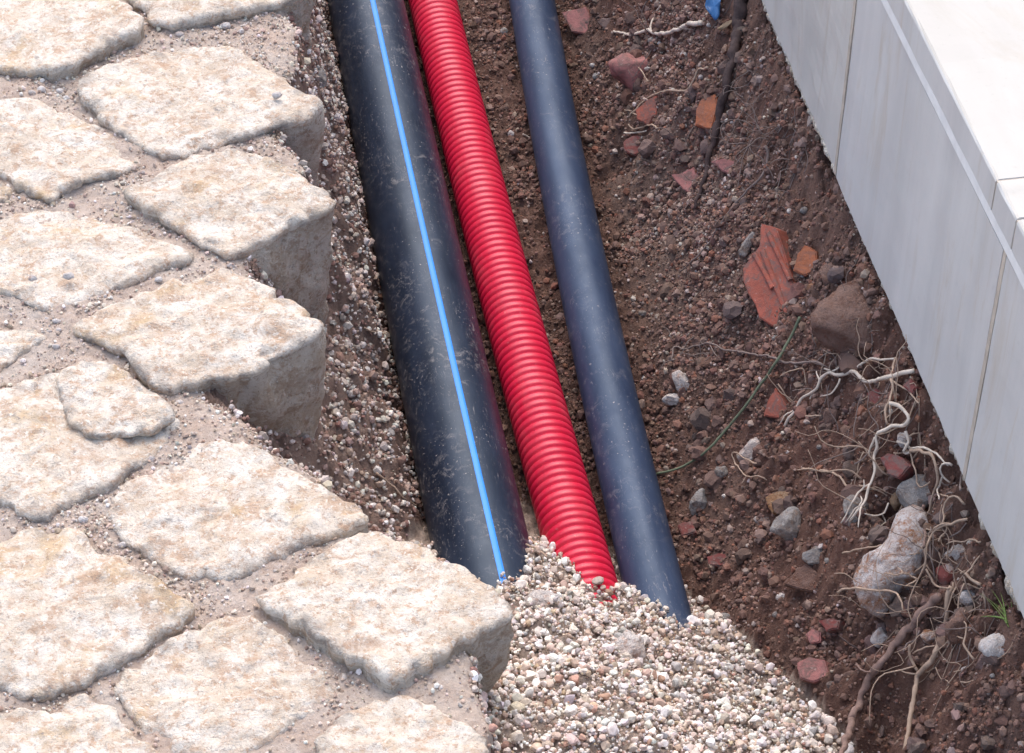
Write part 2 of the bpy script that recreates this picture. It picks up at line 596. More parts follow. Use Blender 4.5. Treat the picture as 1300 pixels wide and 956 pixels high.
def submesh(sel):
    q = Q[sel]
    u, inv = np.unique(q.ravel(), return_inverse=True)
    return V[u], inv.reshape(-1, 4), colg.reshape(-1, 3)[u]


soil_me = fast_mesh('trench_earth', *submesh(sc > 0), smooth=True)
soil_me.materials.append(M['earth'])
soil = link(bpy.data.objects.new('trench_earth', soil_me))
tag(soil, 'dark brown crumbly earth of the open trench between paving and wall', 'earth', kind='structure')

bv, bf, bc = submesh(sc <= 0)
bed_me = fast_mesh('stone_pavement', bv, bf, bc, smooth=True)
bed_me.materials.append(M['mortar'])
bed = link(bpy.data.objects.new('stone_pavement', bed_me))
tag(bed, 'sandy mortar bed of the cream stone sett paving beside the trench', 'pavement', kind='structure')


def slab_verts(x0, x1, y0, y1, z0, z1):
    v = [(x, y, z) for z in (z0, z1) for y in (y0, y1) for x in (x0, x1)]
    f = [(0, 2, 3, 1), (4, 5, 7, 6), (0, 1, 5, 4), (2, 6, 7, 3), (0, 4, 6, 2), (1, 3, 7, 5)]
    return v, f


v, f = slab_verts(-60, 60, -60, 60, -0.75, -0.70)
tag(mk('ground', v, f, M['earth'], smooth=False), 'wide earth ground under paving and trench', 'ground', kind='structure')
v, f = slab_verts(-30, -0.452, -25, 30, -0.70, -0.018)
tag(mk('outer_paving_bed', v, f, M['mortar'], smooth=False), 'sandy bed of the paving farther from the trench', 'pavement', kind='structure')

# ------------------------------------------------------------------ the setts
SETTS = [
    [(-60, -20), (20, -52), (100, -40), (150, 2), (183, 33), (150, 57), (108, 75), (72, 93), (30, 90), (-60, 74)],
    [(160, -30), (178, 8), (203, 28), (260, 22), (330, 7), (388, -8), (385, -55), (280, -95), (190, -75)],
    [(99, 104), (135, 83), (208, 62), (260, 55), (298, 62), (332, 80), (374, 107), (404, 124), (396, 143), (346, 156), (287, 177), (225, 192), (194, 189), (159, 170), (125, 146)],
    [(-20, 136), (35, 125), (80, 138), (121, 156), (156, 173), (180, 197), (149, 213), (114, 225), (80, 239), (62, 249), (35, 240), (0, 224), (-70, 205), (-85, 170)],
    [(163, 246), (197, 225), (235, 204), (298, 190), (329, 197), (363, 215), (415, 243), (423, 254), (381, 275), (336, 296), (301, 311), (277, 315), (249, 301), (215, 277), (180, 260)],
    [(-10, 280), (52, 263), (95, 268), (140, 282), (200, 300), (245, 323), (190, 346), (138, 366), (93, 383), (52, 388), (25, 378), (-10, 362), (-70, 318)],
    [(95, 412), (138, 387), (194, 366), (263, 345), (290, 340), (322, 352), (374, 383), (404, 407), (399, 420), (363, 438), (329, 461), (287, 473), (242, 480), (204, 491), (183, 473), (166, 452), (121, 428)],
    [(-40, 512), (0, 494), (45, 480), (76, 468), (107, 456), (134, 458), (173, 480), (219, 519), (214, 545), (206, 565), (187, 580), (152, 605), (114, 624), (93, 630), (55, 657), (28, 650), (-10, 630), (-80, 590)],
    [(138, 640), (166, 612), (208, 588), (242, 567), (294, 559), (329, 570), (363, 595), (415, 626), (452, 647), (462, 664), (430, 680), (391, 689), (346, 709), (311, 724), (277, 731), (242, 730), (208, 712), (166, 688), (145, 667)],
    [(-60, 715), (0, 688), (52, 667), (93, 671), (121, 695), (180, 726), (221, 754), (239, 771), (225, 788), (156, 830), (104, 861), (60, 880), (20, 872), (-60, 820)],
    [(149, 864), (194, 830), (249, 799), (287, 785), (322, 791), (367, 820), (402, 851), (424, 872), (400, 900), (320, 945), (265, 968), (215, 950), (165, 905)],
    [(329, 752), (346, 735), (435, 685), (466, 672), (490, 674), (538, 695), (580, 716), (621, 747), (645, 769), (640, 783), (608, 796), (556, 830), (508, 861), (488, 856), (450, 835), (398, 800), (346, 770)],
    [(-60, 436), (0, 421), (35, 418), (52, 428), (28, 446), (0, 466), (-40, 482), (-90, 462)],
    [(-70, 230), (-10, 231), (9, 241), (-4, 254), (-60, 262)],
    [(-50, 935), (0, 905), (60, 898), (110, 882), (165, 925), (210, 968), (170, 1005), (60, 1040), (-30, 1010)],
    [(405, 935), (460, 893), (515, 880), (570, 905), (612, 938), (590, 968), (500, 1020), (430, 985)],
]


def sett(poly, zt, gen, depth=0.15, N=96, seed=0, plan=False, seg_top=17):
    pl = np.array(poly) if plan else np.array([at(x, y, zt)[:2] for x, y in poly])
    cv = closed_curve(pl, N)
    c = cv.mean(0)
    cv = c + (cv - c) * (1 + 0.0022 / np.linalg.norm(cv - c, axis=1, keepdims=True))
    # the outline itself is knapped: chips and small wobbles
    ang = np.arange(N)
    wob = 0.0030 * noise(cv[:, 0] * 70, cv[:, 1] * 70, s=seed) + 0.0020 * noise(cv[:, 0] * 190, cv[:, 1] * 190, s=seed + 1)
    rad = cv - c
    ln = np.linalg.norm(rad, axis=1, keepdims=True)
    cv = c + rad * (1 + wob[:, None] / ln)
    rings, zs, edge = [], [], []
    size = ln.mean()
    rb = 0.0045 / size                                    # rounded arris
    tilt = gen.normal(0, 0.02, 2)
    for s in np.linspace(0.06, 1.0, seg_top) ** 0.7:
        drop = 0.0
        if s > 1 - rb:
            q = (s - (1 - rb)) / rb
            drop = 0.0036 * (1 - math.sqrt(max(0.0, 1 - q * q * 0.98)))
        rings.append(c + (cv - c) * s)
        zs.append(np.full(N, zt + 0.002 * (1 - s * s) - drop)); edge.append(np.full(N, s ** 3))
    for k, d in enumerate(np.r_[0.004, np.linspace(0.010, depth, 13)]):
        f = 1.0 - 0.0008 / size - 0.17 * (d / depth) ** 1.3
        rings.append(c + (cv - c) * f)
        zs.append(np.full(N, zt - 0.004 - d)); edge.append(np.full(N, max(0.0, 0.9 - 12 * d)))
    P = np.vstack([np.c_[r, z] for r, z in zip(rings, zs)])
    E_ = np.concatenate(edge)
    P[:, 2] += (P[:, 0] - c[0]) * tilt[0] + (P[:, 1] - c[1]) * tilt[1]
    x, y, z = P.T
    topw = np.clip((z - (zt - 0.014)) / 0.014, 0, 1)
    P[:, 2] += topw * (0.0030 * fbm(x * 24, y * 24, s=seed + 3, octaves=2) + 0.0018 * fbm(x * 110, y * 110, s=seed + 5, octaves=3))
    # split faces: facets in depth
    sw = np.clip((zt - 0.004 - z) / 0.02, 0, 1)
    out = np.c_[x - c[0], y - c[1]]; out /= np.linalg.norm(out, axis=1, keepdims=True) + 1e-9
    dsp = sw * (0.007 * noise(x * 22, y * 22, z * 22, s=seed + 7) + 0.0035 * noise(x * 60, y * 60, z * 60, s=seed + 8) + 0.0015 * noise(x * 170, y * 170, z * 170, s=seed + 9))
    P[:, :2] += out * dsp[:, None]
    chip = np.clip(fbm(x * 55, y * 55, s=seed + 11, octaves=2) - 0.35, 0, 1) * np.exp(-((z - zt + 0.004) / 0.014) ** 2) * np.clip((E_ - 0.45) / 0.4, 0, 1)
    P[:, :2] -= out * (chip * 0.008)[:, None]
    P[:, 2] -= chip * 0.0035
    nr = len(rings)
    faces, fm = [], []
    P = np.vstack([P, [[*c, P[:N, 2].mean()]]]); E_ = np.r_[E_, 0]
    ctr = len(P) - 1
    for j in range(N):
        faces.append((ctr, j, (j + 1) % N)); fm.append(0)
    for r in range(nr - 1):
        for j in range(N):
            a, b = r * N + j, r * N + (j + 1) % N
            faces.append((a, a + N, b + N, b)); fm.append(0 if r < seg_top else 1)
    return P, faces, fm, E_


gen = np.random.default_rng(3)
for i, poly in enumerate(SETTS):
    zt = [0.0, 0.002, 0.0, -0.002, 0.002, -0.004, 0.002, -0.002, -0.003, 0.0, -0.004, 0.008, -0.006, -0.006, -0.002, 0.0][i]
    P, fc, fm, E_ = sett(poly, zt, gen, seed=100 + i * 20, N=120)
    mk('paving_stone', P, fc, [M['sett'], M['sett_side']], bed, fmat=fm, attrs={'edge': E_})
# the flaked upper layer of the layered sett
P, fc, fm, E_ = sett([(74, 474), (107, 458), (133, 460), (172, 482), (217, 519), (207, 538), (165, 546), (128, 551), (102, 538), (88, 520)], 0.006, gen, depth=0.012, N=96, seed=900)
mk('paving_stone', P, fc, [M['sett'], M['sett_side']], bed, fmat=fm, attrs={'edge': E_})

# the paving goes on past the frame: more setts on the same lattice
ea, eb = np.array([0.118, 0.085]), np.array([0.112, -0.098])
org = np.array(at(250, 415, 0)[:2])
for a in range(-9, 8):
    for b_ in range(-9, 8):
        c = org + a * ea * 0.78 + b_ * eb * 0.86
        inside = (-0.255 < c[0] < 0.6) and (0.98 < c[1] < 2.05)
        if inside or c[0] < -0.95 or c[1] < 0.45 or c[1] > 3.0 or c[0] > float(xb(c[1])) - 0.055:
            continue
        j = gen.normal(0, 0.004, (4, 2))
        q = [c + (sa * ea * 0.78 + sb * eb * 0.86) * 0.455 + j[k] for k, (sa, sb) in enumerate(((-1, -1), (1, -1), (1, 1), (-1, 1)))]
        pl = []
        for k in range(4):
            pl += [q[k] * 0.86 + q[(k + 1) % 4] * 0.14, q[k] * 0.5 + q[(k + 1) % 4] * 0.5 + gen.normal(0, 0.002, 2), q[k] * 0.14 + q[(k + 1) % 4] * 0.86]
        P, fc, fm, E_ = sett(pl, gen.normal(-0.002, 0.002), gen, seed=2000 + (a + 20) * 50 + b_, N=40, plan=True, seg_top=9)
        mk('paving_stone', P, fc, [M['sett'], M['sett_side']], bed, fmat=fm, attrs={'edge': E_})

# ------------------------------------------------------------------ marble plinth wall
wall = empty('marble_plinth', (WALL_X + 0.4, 1.6, -0.03))
tag(wall, 'low grey marble clad wall with cream top slabs above the trench', 'wall')


def bevel_box(name, x0, x1, y0, y1, z0, z1, mat, parent, bev=0.0025, rough=0.0):
    bm = bmesh.new()
    v, f = slab_verts(x0, x1, y0, y1, z0, z1)
    vs_ = [bm.verts.new(p) for p in v]
    for q in f:
        bm.faces.new([vs_[k] for k in q])
    bmesh.ops.bevel(bm, geom=list(bm.edges), offset=bev, segments=2, affect='EDGES')
    if rough:
        bmesh.ops.subdivide_edges(bm, edges=[e for e in bm.edges if e.calc_length() > 0.06], cuts=22, use_grid_fill=True)
    bm.verts.ensure_lookup_table()
    P = np.array([p.co[:] for p in bm.verts]); fc = [[p.index for p in q.verts] for q in bm.faces]
    bm.free()
    if rough:
        P[:, 0] += rough * fbm(P[:, 1] * 14, P[:, 2] * 14, s=71, octaves=4)
        low = np.clip((z0 + 0.02 - P[:, 2]) / 0.02, 0, 1)
        P[:, 2] += low * rough * 2.0 * fbm(P[:, 1] * 50, P[:, 0] * 50, s=73, octaves=3)
    return mk(name, P, fc, mat, parent, smooth=False)


YJ = [-1.5, -0.3, 0.07, 0.465, 0.858, 1.2485, 1.6435, 2.04, 2.43, 2.82, 3.2, 4.6]
for k in range(len(YJ) - 1):
    far = YJ[k] > 1.6
    bevel_box('marble_panel', WALL_X + (0.002 if far else 0), WALL_X + 0.03, YJ[k] + 0.0018, YJ[k + 1] - 0.0018, -0.03, 0.2065,
              M['marble_rough'] if far else M['marble'], wall, 0.002, 0.0012 if far else 0.0006)
for k in range(1, len(YJ) - 1):
    v, f = slab_verts(WALL_X - 0.0004, WALL_X + 0.02, YJ[k] - 0.003, YJ[k] + 0.003, -0.027, 0.2065)
    mk('joint_filler', v, f, M['grout_tan'], wall, smooth=False)
v, f = slab_verts(WALL_X - 0.0012, WALL_X + 0.03, -1.5, 4.6, 0.2068, 0.2165)
mk('grout_line', v, f, M['grout'], wall, smooth=False)
YC = [-1.5, -0.2, 0.45, 1.237, 1.283, 2.1, 2.75, 3.6, 4.6]
for k in range(len(YC) - 1):
    pr = [(WALL_X - 0.0015, 0.2168), (WALL_X - 0.0015, 0.2425), (WALL_X - 0.0006, 0.2443), (WALL_X + 0.0012, 0.245), (WALL_X + 0.62, 0.245), (WALL_X + 0.62, 0.2168)]
    yy = np.linspace(YC[k] + 0.0012, YC[k + 1] - 0.0012, 40)
    P = [(x + (0.0003 * float(fbm(y * 60, i * 0.7, s=75, octaves=3)) if i < 4 else 0), y, z + (0.0006 * float(noise(y * 80, i * 0.9, s=76)) if i in (2, 3) else 0)) for y in yy for i, (x, z) in enumerate(pr)]
    fc = [(r * 6 + i, r * 6 + (i + 1) % 6, (r + 1) * 6 + (i + 1) % 6, (r + 1) * 6 + i) for r in range(len(yy) - 1) for i in range(6)]
    fm = [0 if i in (2, 3) else 1 for r in range(len(yy) - 1) for i in range(6)]
    fc += [tuple(range(6))[::-1], tuple(range((len(yy) - 1) * 6, len(yy) * 6))]; fm += [1, 1]
    mk('cap_slab', P, fc, [M['marble_top'], M['marble']], wall, smooth=False, fmat=fm)
for k in range(1, len(YC) - 1):
    v, f = slab_verts(WALL_X - 0.0008, WALL_X + 0.61, YC[k] - 0.003, YC[k] + 0.003, 0.2175, 0.2438)
    mk('joint_filler', v, f, M['grout_tan'], wall, smooth=False)
v, f = slab_verts(WALL_X + 0.0305, WALL_X + 0.60, -1.5, 4.6, -0.60, 0.2166)
mk('wall_core', v, f, M['crust'], wall, smooth=False)
v, f = slab_verts(WALL_X + 0.622, 40, -20, 25, 0.19, 0.235)
tag(mk('terrace', v, f, M['marble_top'], smooth=False), 'pale terrace floor behind the marble wall', 'floor', kind='structure')

# ragged mortar left along the foot of the panels
ys = np.arange(0.85, 2.2, 0.002)
prof = []
ring = 8
for k, y in enumerate(ys):
    near = float(sstep(1.42, 1.1, y))
    w = 0.0016 + 0.0015 * float(fbm(y * 150, 0.0, s=82, octaves=3)) + near * (0.003 + 0.0035 * float(fbm(y * 70, 0.0, s=81, octaves=3)))
    w = max(0.0015, w)
    for a in range(ring):
        t = a / ring * 2 * math.pi
        prof.append((WALL_X + 0.004 + math.cos(t) * w * 0.8 + 0.0016 * float(noise(y * 300, a * 3.1, s=83)), y, -0.0315 + math.sin(t) * w * 1.3 + 0.0016 * float(noise(y * 260, a * 2.1, s=84))))
fc = [(k * ring + a, k * ring + (a + 1) % ring, (k + 1) * ring + (a + 1) % ring, (k + 1) * ring + a) for k in range(len(ys) - 1) for a in range(ring)]
mk('mortar_crust', prof, fc, M['crust'], wall)


# ------------------------------------------------------------------ pipes
def tube(path, radii, seg=48):
    path = np.asarray(path, float)
    V_, F_ = [], []
    n = len(path)
    tang = np.gradient(path, axis=0); tang /= np.linalg.norm(tang, axis=1, keepdims=True)
    for k in range(n):
        t = tang[k]
        side = np.cross(t, [0, 0, 1.0])
        if np.linalg.norm(side) < 1e-4:
            side = np.array([1.0, 0, 0])
        side /= np.linalg.norm(side)
        u = np.cross(side, t)
        for a in range(seg):
            w = 2 * math.pi * a / seg
            V_.append(path[k] + radii[k] * (math.cos(w) * side + math.sin(w) * u))
    for k in range(n - 1):
        for a in range(seg):
            F_.append((k * seg + a, k * seg + (a + 1) % seg, (k + 1) * seg + (a + 1) % seg, (k + 1) * seg + a))
    F_.append(tuple(range(seg))[::-1]); F_.append(tuple(range((n - 1) * seg, n * seg)))
    return V_, F_


def pipe_path(knots, y0, y1, step):
    ky = np.array([k[1] for k in knots]); o = np.argsort(ky)
    kx = np.array([k[0] for k in knots])[o]; kz = np.array([k[2] for k in knots])[o]; ky = ky[o]
    cx = np.polyfit(ky, kx, 2)
    ys_ = np.arange(y0, y1, step)
    xs = np.where(ys_ < ky[0], np.polyval(cx, ky[0]) + (ys_ - ky[0]) * np.polyval(np.polyder(cx), ky[0]), np.polyval(cx, np.minimum(ys_, ky[-1])) + np.maximum(ys_ - ky[-1], 0) * np.polyval(np.polyder(cx), ky[-1]))
    return np.c_[xs, ys_, np.interp(ys_, ky, kz)]


ZB, ZR, ZS = -0.250, -0.264, -0.265
RB, RR, RS = 0.0440, 0.0283, 0.0268
big_path = pipe_path([at(464, 0, ZB), at(532, 330, ZB), at(598, 630, ZB), at(615, 720, ZB)], 1.02, 3.5, 0.02)
red_knots = [at(549, 0, ZR), at(631, 330, ZR), at(714, 630, ZR), at(745, 750, ZR)]
small_path = pipe_path([at(675, 0, ZS), at(738, 330, ZS), at(798, 630, ZS), at(834, 750, ZS)], 1.02, 3.5, 0.02)

bp = empty('water_pipe', (0.207, 1.7, ZB - RB))
tag(bp, 'thick black plastic pipe with a bright blue stripe along it', 'pipe')
V_, F_ = tube(big_path, [RB] * len(big_path), 72)
mk('pipe_body', V_, F_, M['pipe_big'], bp)
# stripe: where the photograph's stripe meets the pipe surface
sy, sa = [], []
for px, py in [(473, 0), (507, 150), (541, 310), (577, 470), (613, 630), (634, 720)]:
    d = ray(px, py)
    cx = np.interp(1.7, big_path[:, 1], big_path[:, 0])
    ox, oz = CAM[0] - cx, CAM[2] - ZB
    A = d[0] ** 2 + d[2] ** 2; B = 2 * (ox * d[0] + oz * d[2]); C_ = ox ** 2 + oz ** 2 - RB ** 2
    t = (-B - math.sqrt(max(0, B * B - 4 * A * C_))) / (2 * A)
    p = CAM + d * t
    sy.append(p[1]); sa.append(math.atan2(p[2] - ZB, p[0] - cx))
o = np.argsort(sy); sy = np.array(sy)[o]; sa = np.array(sa)[o]
fit = np.polyfit(sy, sa, 1)
sv, sf = [], []
for k, p in enumerate(big_path):
    a0 = np.polyval(fit, np.clip(p[1], 1.2, 2.6))
    for j in range(6):
        a = a0 + (j / 5 - 0.5) * 0.0072 / RB
        rr = RB + (0.0005 if 0 < j < 5 else -0.0004)
        sv.append((p[0] + rr * math.cos(a), p[1], p[2] + rr * math.sin(a)))
for k in range(len(big_path) - 1):
    for j in range(5):
        sf.append((k * 6 + j, k * 6 + j + 1, (k + 1) * 6 + j + 1, (k + 1) * 6 + j))
mk('stripe', sv, sf, M['blue'], bp)

sp_v, sp_f = tube(small_path, [RS] * len(small_path), 56)
tag(mk('cable_duct', sp_v, sp_f, M['pipe_small']), 'plain thin blue-black plastic pipe lying beside the red ribbed pipe', 'pipe')

# ribbed conduit: the profile of every rib is real
ystart, yend = 1.05, 3.3
path, rad = [], []
y = ystart
while y < yend:
    pitch = float(np.interp(y, [1.35, 2.35], [0.0091, 0.0106]))
    for q, dr in ((0.0, -0.0030), (0.10, -0.0030), (0.19, -0.0012), (0.30, -0.0003), (0.45, 0.0), (0.66, 0.0), (0.81, -0.0003), (0.92, -0.0012)):
        path.append(y + q * pitch); rad.append(RR + dr)
    y += pitch
base = pipe_path(red_knots, 1.0, 3.4, 0.02)
path = np.array(path)
rp = np.c_[np.interp(path, base[:, 1], base[:, 0]), path, np.interp(path, base[:, 1], base[:, 2])]
V_, F_ = tube(rp, rad, 44)
tag(mk('ribbed_conduit', V_, F_, M['red']), 'bright red corrugated plastic conduit lying between the two black pipes', 'pipe')


def in_pipe(P, pad=0.0):
    out = np.zeros(len(P), bool)
    for pth, r in ((big_path, RB), (base, RR), (small_path, RS)):
        x = np.interp(P[:, 1], pth[:, 1], pth[:, 0]); z = np.interp(P[:, 1], pth[:, 1], pth[:, 2])
        out |= (P[:, 0] - x) ** 2 + (P[:, 2] - z) ** 2 < (r + pad) ** 2
    return out


# ------------------------------------------------------------------ grains: gravel, crumbs, sand (too many to count)
def rand_rot(n):
    q = rng.normal(size=(n, 4)); q /= np.linalg.norm(q, axis=1, keepdims=True)
    w, x, y, z = q.T
    return np.stack([np.stack([1 - 2 * (y * y + z * z), 2 * (x * y - z * w), 2 * (x * z + y * w)], -1),
                     np.stack([2 * (x * y + z * w), 1 - 2 * (x * x + z * z), 2 * (y * z - x * w)], -1),
                     np.stack([2 * (x * z - y * w), 2 * (y * z + x * w), 1 - 2 * (x * x + y * y)], -1)], -2)


def shapes(sub, k):
    out = []
    for i in range(k):
        g_ = np.random.default_rng(500 + i)
        v = ICO[sub][0].copy()
        v = chop(v, 7, 0.45, 0.8, g_)
        v *= g_.uniform(0.62, 1.1, 3)
        v *= 1 + g_.normal(0, 0.05, (len(v), 1))
        out.append(v)
    return np.array(out), ICO[sub][1]


SH2, TF2 = shapes(2, 14)
SH1, TF1 = shapes(1, 14)


def palette(n, cols, w, jitter=0.12):
    c = np.array(cols)[rng.choice(len(cols), n, p=np.array(w) / np.sum(w))]
    return np.clip(c * (1 + rng.normal(0, jitter, (n, 1))) * (1 + rng.normal(0, 0.03, (n, 3))), 0.01, 0.95)


def scatter(name, label, cat, n, box, accept, size, cols, w, fine=False, sink=0.15, lift=0.0, z_of=None, parent=None):
    x0, x1, y0, y1 = box
    m = int(n * 24)
    x = rng.uniform(x0, x1, m); y = rng.uniform(y0, y1, m)
    e = 0.004
    hx = (macro(x + e, y)[0] - macro(x - e, y)[0]) / (2 * e)
    hy = (macro(x, y + e)[0] - macro(x, y - e)[0]) / (2 * e)
    area = np.minimum(np.sqrt(1 + hx ** 2 + hy ** 2), 4) / 4
    keep = rng.uniform(size=m) < area * accept(x, y)
    x, y = x[keep][:n], y[keep][:n]
    r = size(len(x)) * 0.5
    z = height(x, y) + r * (1 - 2 * sink) + lift * rng.uniform(0, 1, len(x))
    P = np.c_[x, y, z]
    ok = ~in_pipe(P, 0.0) & (x < WALL_X + 0.02)
    P, r = P[ok], r[ok]
    k = len(P)
    SH, TF = (SH2, TF2) if fine else (SH1, TF1)
    Vv = SH[rng.integers(0, len(SH), k)]
    if name == 'soil_clods':
        Vv = Vv * (1 + rng.normal(0, 0.10, (k, Vv.shape[1], 1)))
    Vv = np.einsum('nij,nvj->nvi', rand_rot(k), Vv) * r[:, None, None] + P[:, None, :]
    nv = Vv.shape[1]
    T = (TF[None] + (np.arange(k) * nv)[:, None, None]).reshape(-1, 3)
    col = np.repeat(palette(k, cols, w), nv, axis=0)
    me = fast_mesh(name, Vv.reshape(-1, 3), T, col)
    me.materials.append(M['clod'] if name == 'soil_clods' else M['grain'])
    o = link(bpy.data.objects.new(name, me), parent)
    if parent is None:
        tag(o, label, cat, kind='stuff')
    else:
        tag(o, kind='stuff')
    return o


def lognorm(med, sig, lo, hi):
    return lambda n: np.clip(med * np.exp(rng.normal(0, sig, n)), lo, hi)


PALE = [(0.74, 0.66, 0.58), (0.64, 0.52, 0.44), (0.52, 0.39, 0.31), (0.47, 0.44, 0.42), (0.45, 0.27, 0.20), (0.82, 0.77, 0.71), (0.53, 0.40, 0.27)]


def on_heap(x, y):
    h, s, t, hp = macro(x, y)
    n_ = noise(x * 40, y * 40, s=90)
    border = heap_h(x, y) - np.where(s > 0, FLOOR + 0.24 * t ** 1.15, 0)
    return (s > 0) * sstep(-0.010, 0.016, border + 0.008 * n_)


scatter('gravel', 'heap of pale pinkish white gravel burying the near ends of the pipes', 'gravel', 9000, (0.12, 0.56, 0.86, 1.45), on_heap,
        lognorm(0.0044, 0.40, 0.0022, 0.0125), PALE, [5, 4, 2.2, 1.5, 0.8, 4, 0.8], fine=True, sink=0.08, lift=0.003)
scatter('gravel_sand', 'fine pale grit between the gravel over the pipe ends', 'gravel', 16000, (0.12, 0.56, 0.86, 1.45), on_heap,
        lognorm(0.0025, 0.35, 0.0013, 0.005), PALE, [4, 4, 3, 1.5, 1.5, 3, 1], sink=0.1, lift=0.003)


def on_left(x, y):
    h, s, t, hp = macro(x, y)
    return ((s > -0.002) & (x < 0.175) & ~hp) * 1.0


scatter('bank_grit', 'sandy grit of the steep bank under the paving edge', 'gravel', 13000, (0.0, 0.18, 1.05, 2.45), on_left,
        lognorm(0.0042, 0.4, 0.002, 0.012), [(0.50, 0.42, 0.36), (0.36, 0.26, 0.215), (0.24, 0.14, 0.11), (0.66, 0.61, 0.55), (0.32, 0.28, 0.26)], [3.5, 4, 3, 2.6, 1], sink=0.12)
DARK = [(0.15, 0.088, 0.068), (0.19, 0.113, 0.086), (0.20, 0.100, 0.072), (0.25, 0.17, 0.138), (0.36, 0.275, 0.23), (0.23, 0.098, 0.063), (0.52, 0.45, 0.40)]


def on_soil(x, y):
    h, s, t, hp = macro(x, y)
    return ((s > 0) & (x > 0.16) & (~hp | ((x > 0.34) & (on_heap(x, y) < 0.75)))) * (0.25 + 0.75 * sstep(-0.3, 0.4, fbm(x * 16, y * 16, s=91, octaves=2)))


scatter('soil_crumbs', 'loose dark brown earth crumbs over the trench floor and bank', 'earth', 19000, (0.16, 0.585, 1.0, 2.5), on_soil,
        lognorm(0.0043, 0.48, 0.002, 0.014), DARK, [6, 5, 4, 2.0, 0.6, 1.3, 0.2], sink=0.28)
scatter('soil_crumbs', 'fine earth crumbs between the larger crumbs of the trench floor', 'earth', 26000, (0.16, 0.585, 1.0, 2.5), lambda x, y: np.minimum(1, 0.35 + on_soil(x, y)) * (on_soil(x, y) > 0),
        lognorm(0.0027, 0.35, 0.0014, 0.006), DARK, [7, 6, 4, 2, 0.6, 1.0, 0.15], sink=0.22)


def on_bank(x, y):
    h, s, t, hp = macro(x, y)
    return ((t > 0.12) & (x < WALL_X - 0.008) & ~hp) * (0.2 + 0.8 * sstep(-0.2, 0.3, fbm(x * 11, y * 11, s=95, octaves=2)))


scatter('soil_clods', 'lumpy brown earth clods packed in the bank below the wall', 'earth', 560, (0.40, 0.562, 0.95, 2.45), on_bank,
        lognorm(0.011, 0.40, 0.006, 0.026), [(0.14, 0.09, 0.075), (0.165, 0.10, 0.08), (0.165, 0.085, 0.064), (0.19, 0.13, 0.11), (0.125, 0.09, 0.08)], [4, 4, 3, 1.5, 3], fine=True, sink=0.42)


def on_sand(x, y):
    g_ = np.exp(-(((x - 0.475) / 0.06) ** 2 + ((y - 1.83) / 0.17) ** 2)) + 0.7 * np.exp(-(((x - 0.53) / 0.04) ** 2 + ((y - 2.05) / 0.1) ** 2))
    return np.clip(g_, 0, 1) * on_soil(x, y)


scatter('grit_patch', 'patch of fine pinkish grit spilled on the earth bank', 'gravel', 4500, (0.36, 0.585, 1.4, 2.4), on_sand,
        lognorm(0.0036, 0.32, 0.002, 0.009), [(0.33, 0.235, 0.19), (0.42, 0.32, 0.265), (0.25, 0.15, 0.115), (0.55, 0.48, 0.42), (0.32, 0.16, 0.11)], [4, 2.4, 5, 0.8, 1], sink=0.15)


PLAN = []
for poly in SETTS:
    pl = np.array([at(x, y, 0.0)[:2] for x, y in poly])
    PLAN.append(pl.mean(0) + (pl - pl.mean(0)) * 0.95)


def under_sett(x, y):
    out = np.zeros(len(x), bool)
    for pl in PLAN:
        ins = np.zeros(len(x), bool)
        for i in range(len(pl)):
            (ax, ay), (bx_, by_) = pl[i - 1], pl[i]
            c = ((ay > y) != (by_ > y)) & (x < (bx_ - ax) * (y - ay) / (by_ - ay + 1e-12) + ax)
            ins ^= c
        out |= ins
    return out


def on_bed(x, y):
    h, s, t, hp = macro(x, y)
    return ((s < 0) & ~under_sett(x, y)) * (0.3 + 0.7 * sstep(-0.2, 0.5, fbm(x * 20, y * 20, s=92, octaves=2)))


scatter('joint_grit', None, None, 8000, (-0.22, 0.16, 0.98, 2.05), on_bed, lognorm(0.0024, 0.42, 0.0012, 0.008),
        [(0.62, 0.53, 0.44), (0.48, 0.37, 0.29), (0.36, 0.26, 0.20), (0.74, 0.69, 0.62), (0.34, 0.31, 0.29)], [4, 5, 2.4, 2.2, 0.7], sink=0.3, parent=bed)


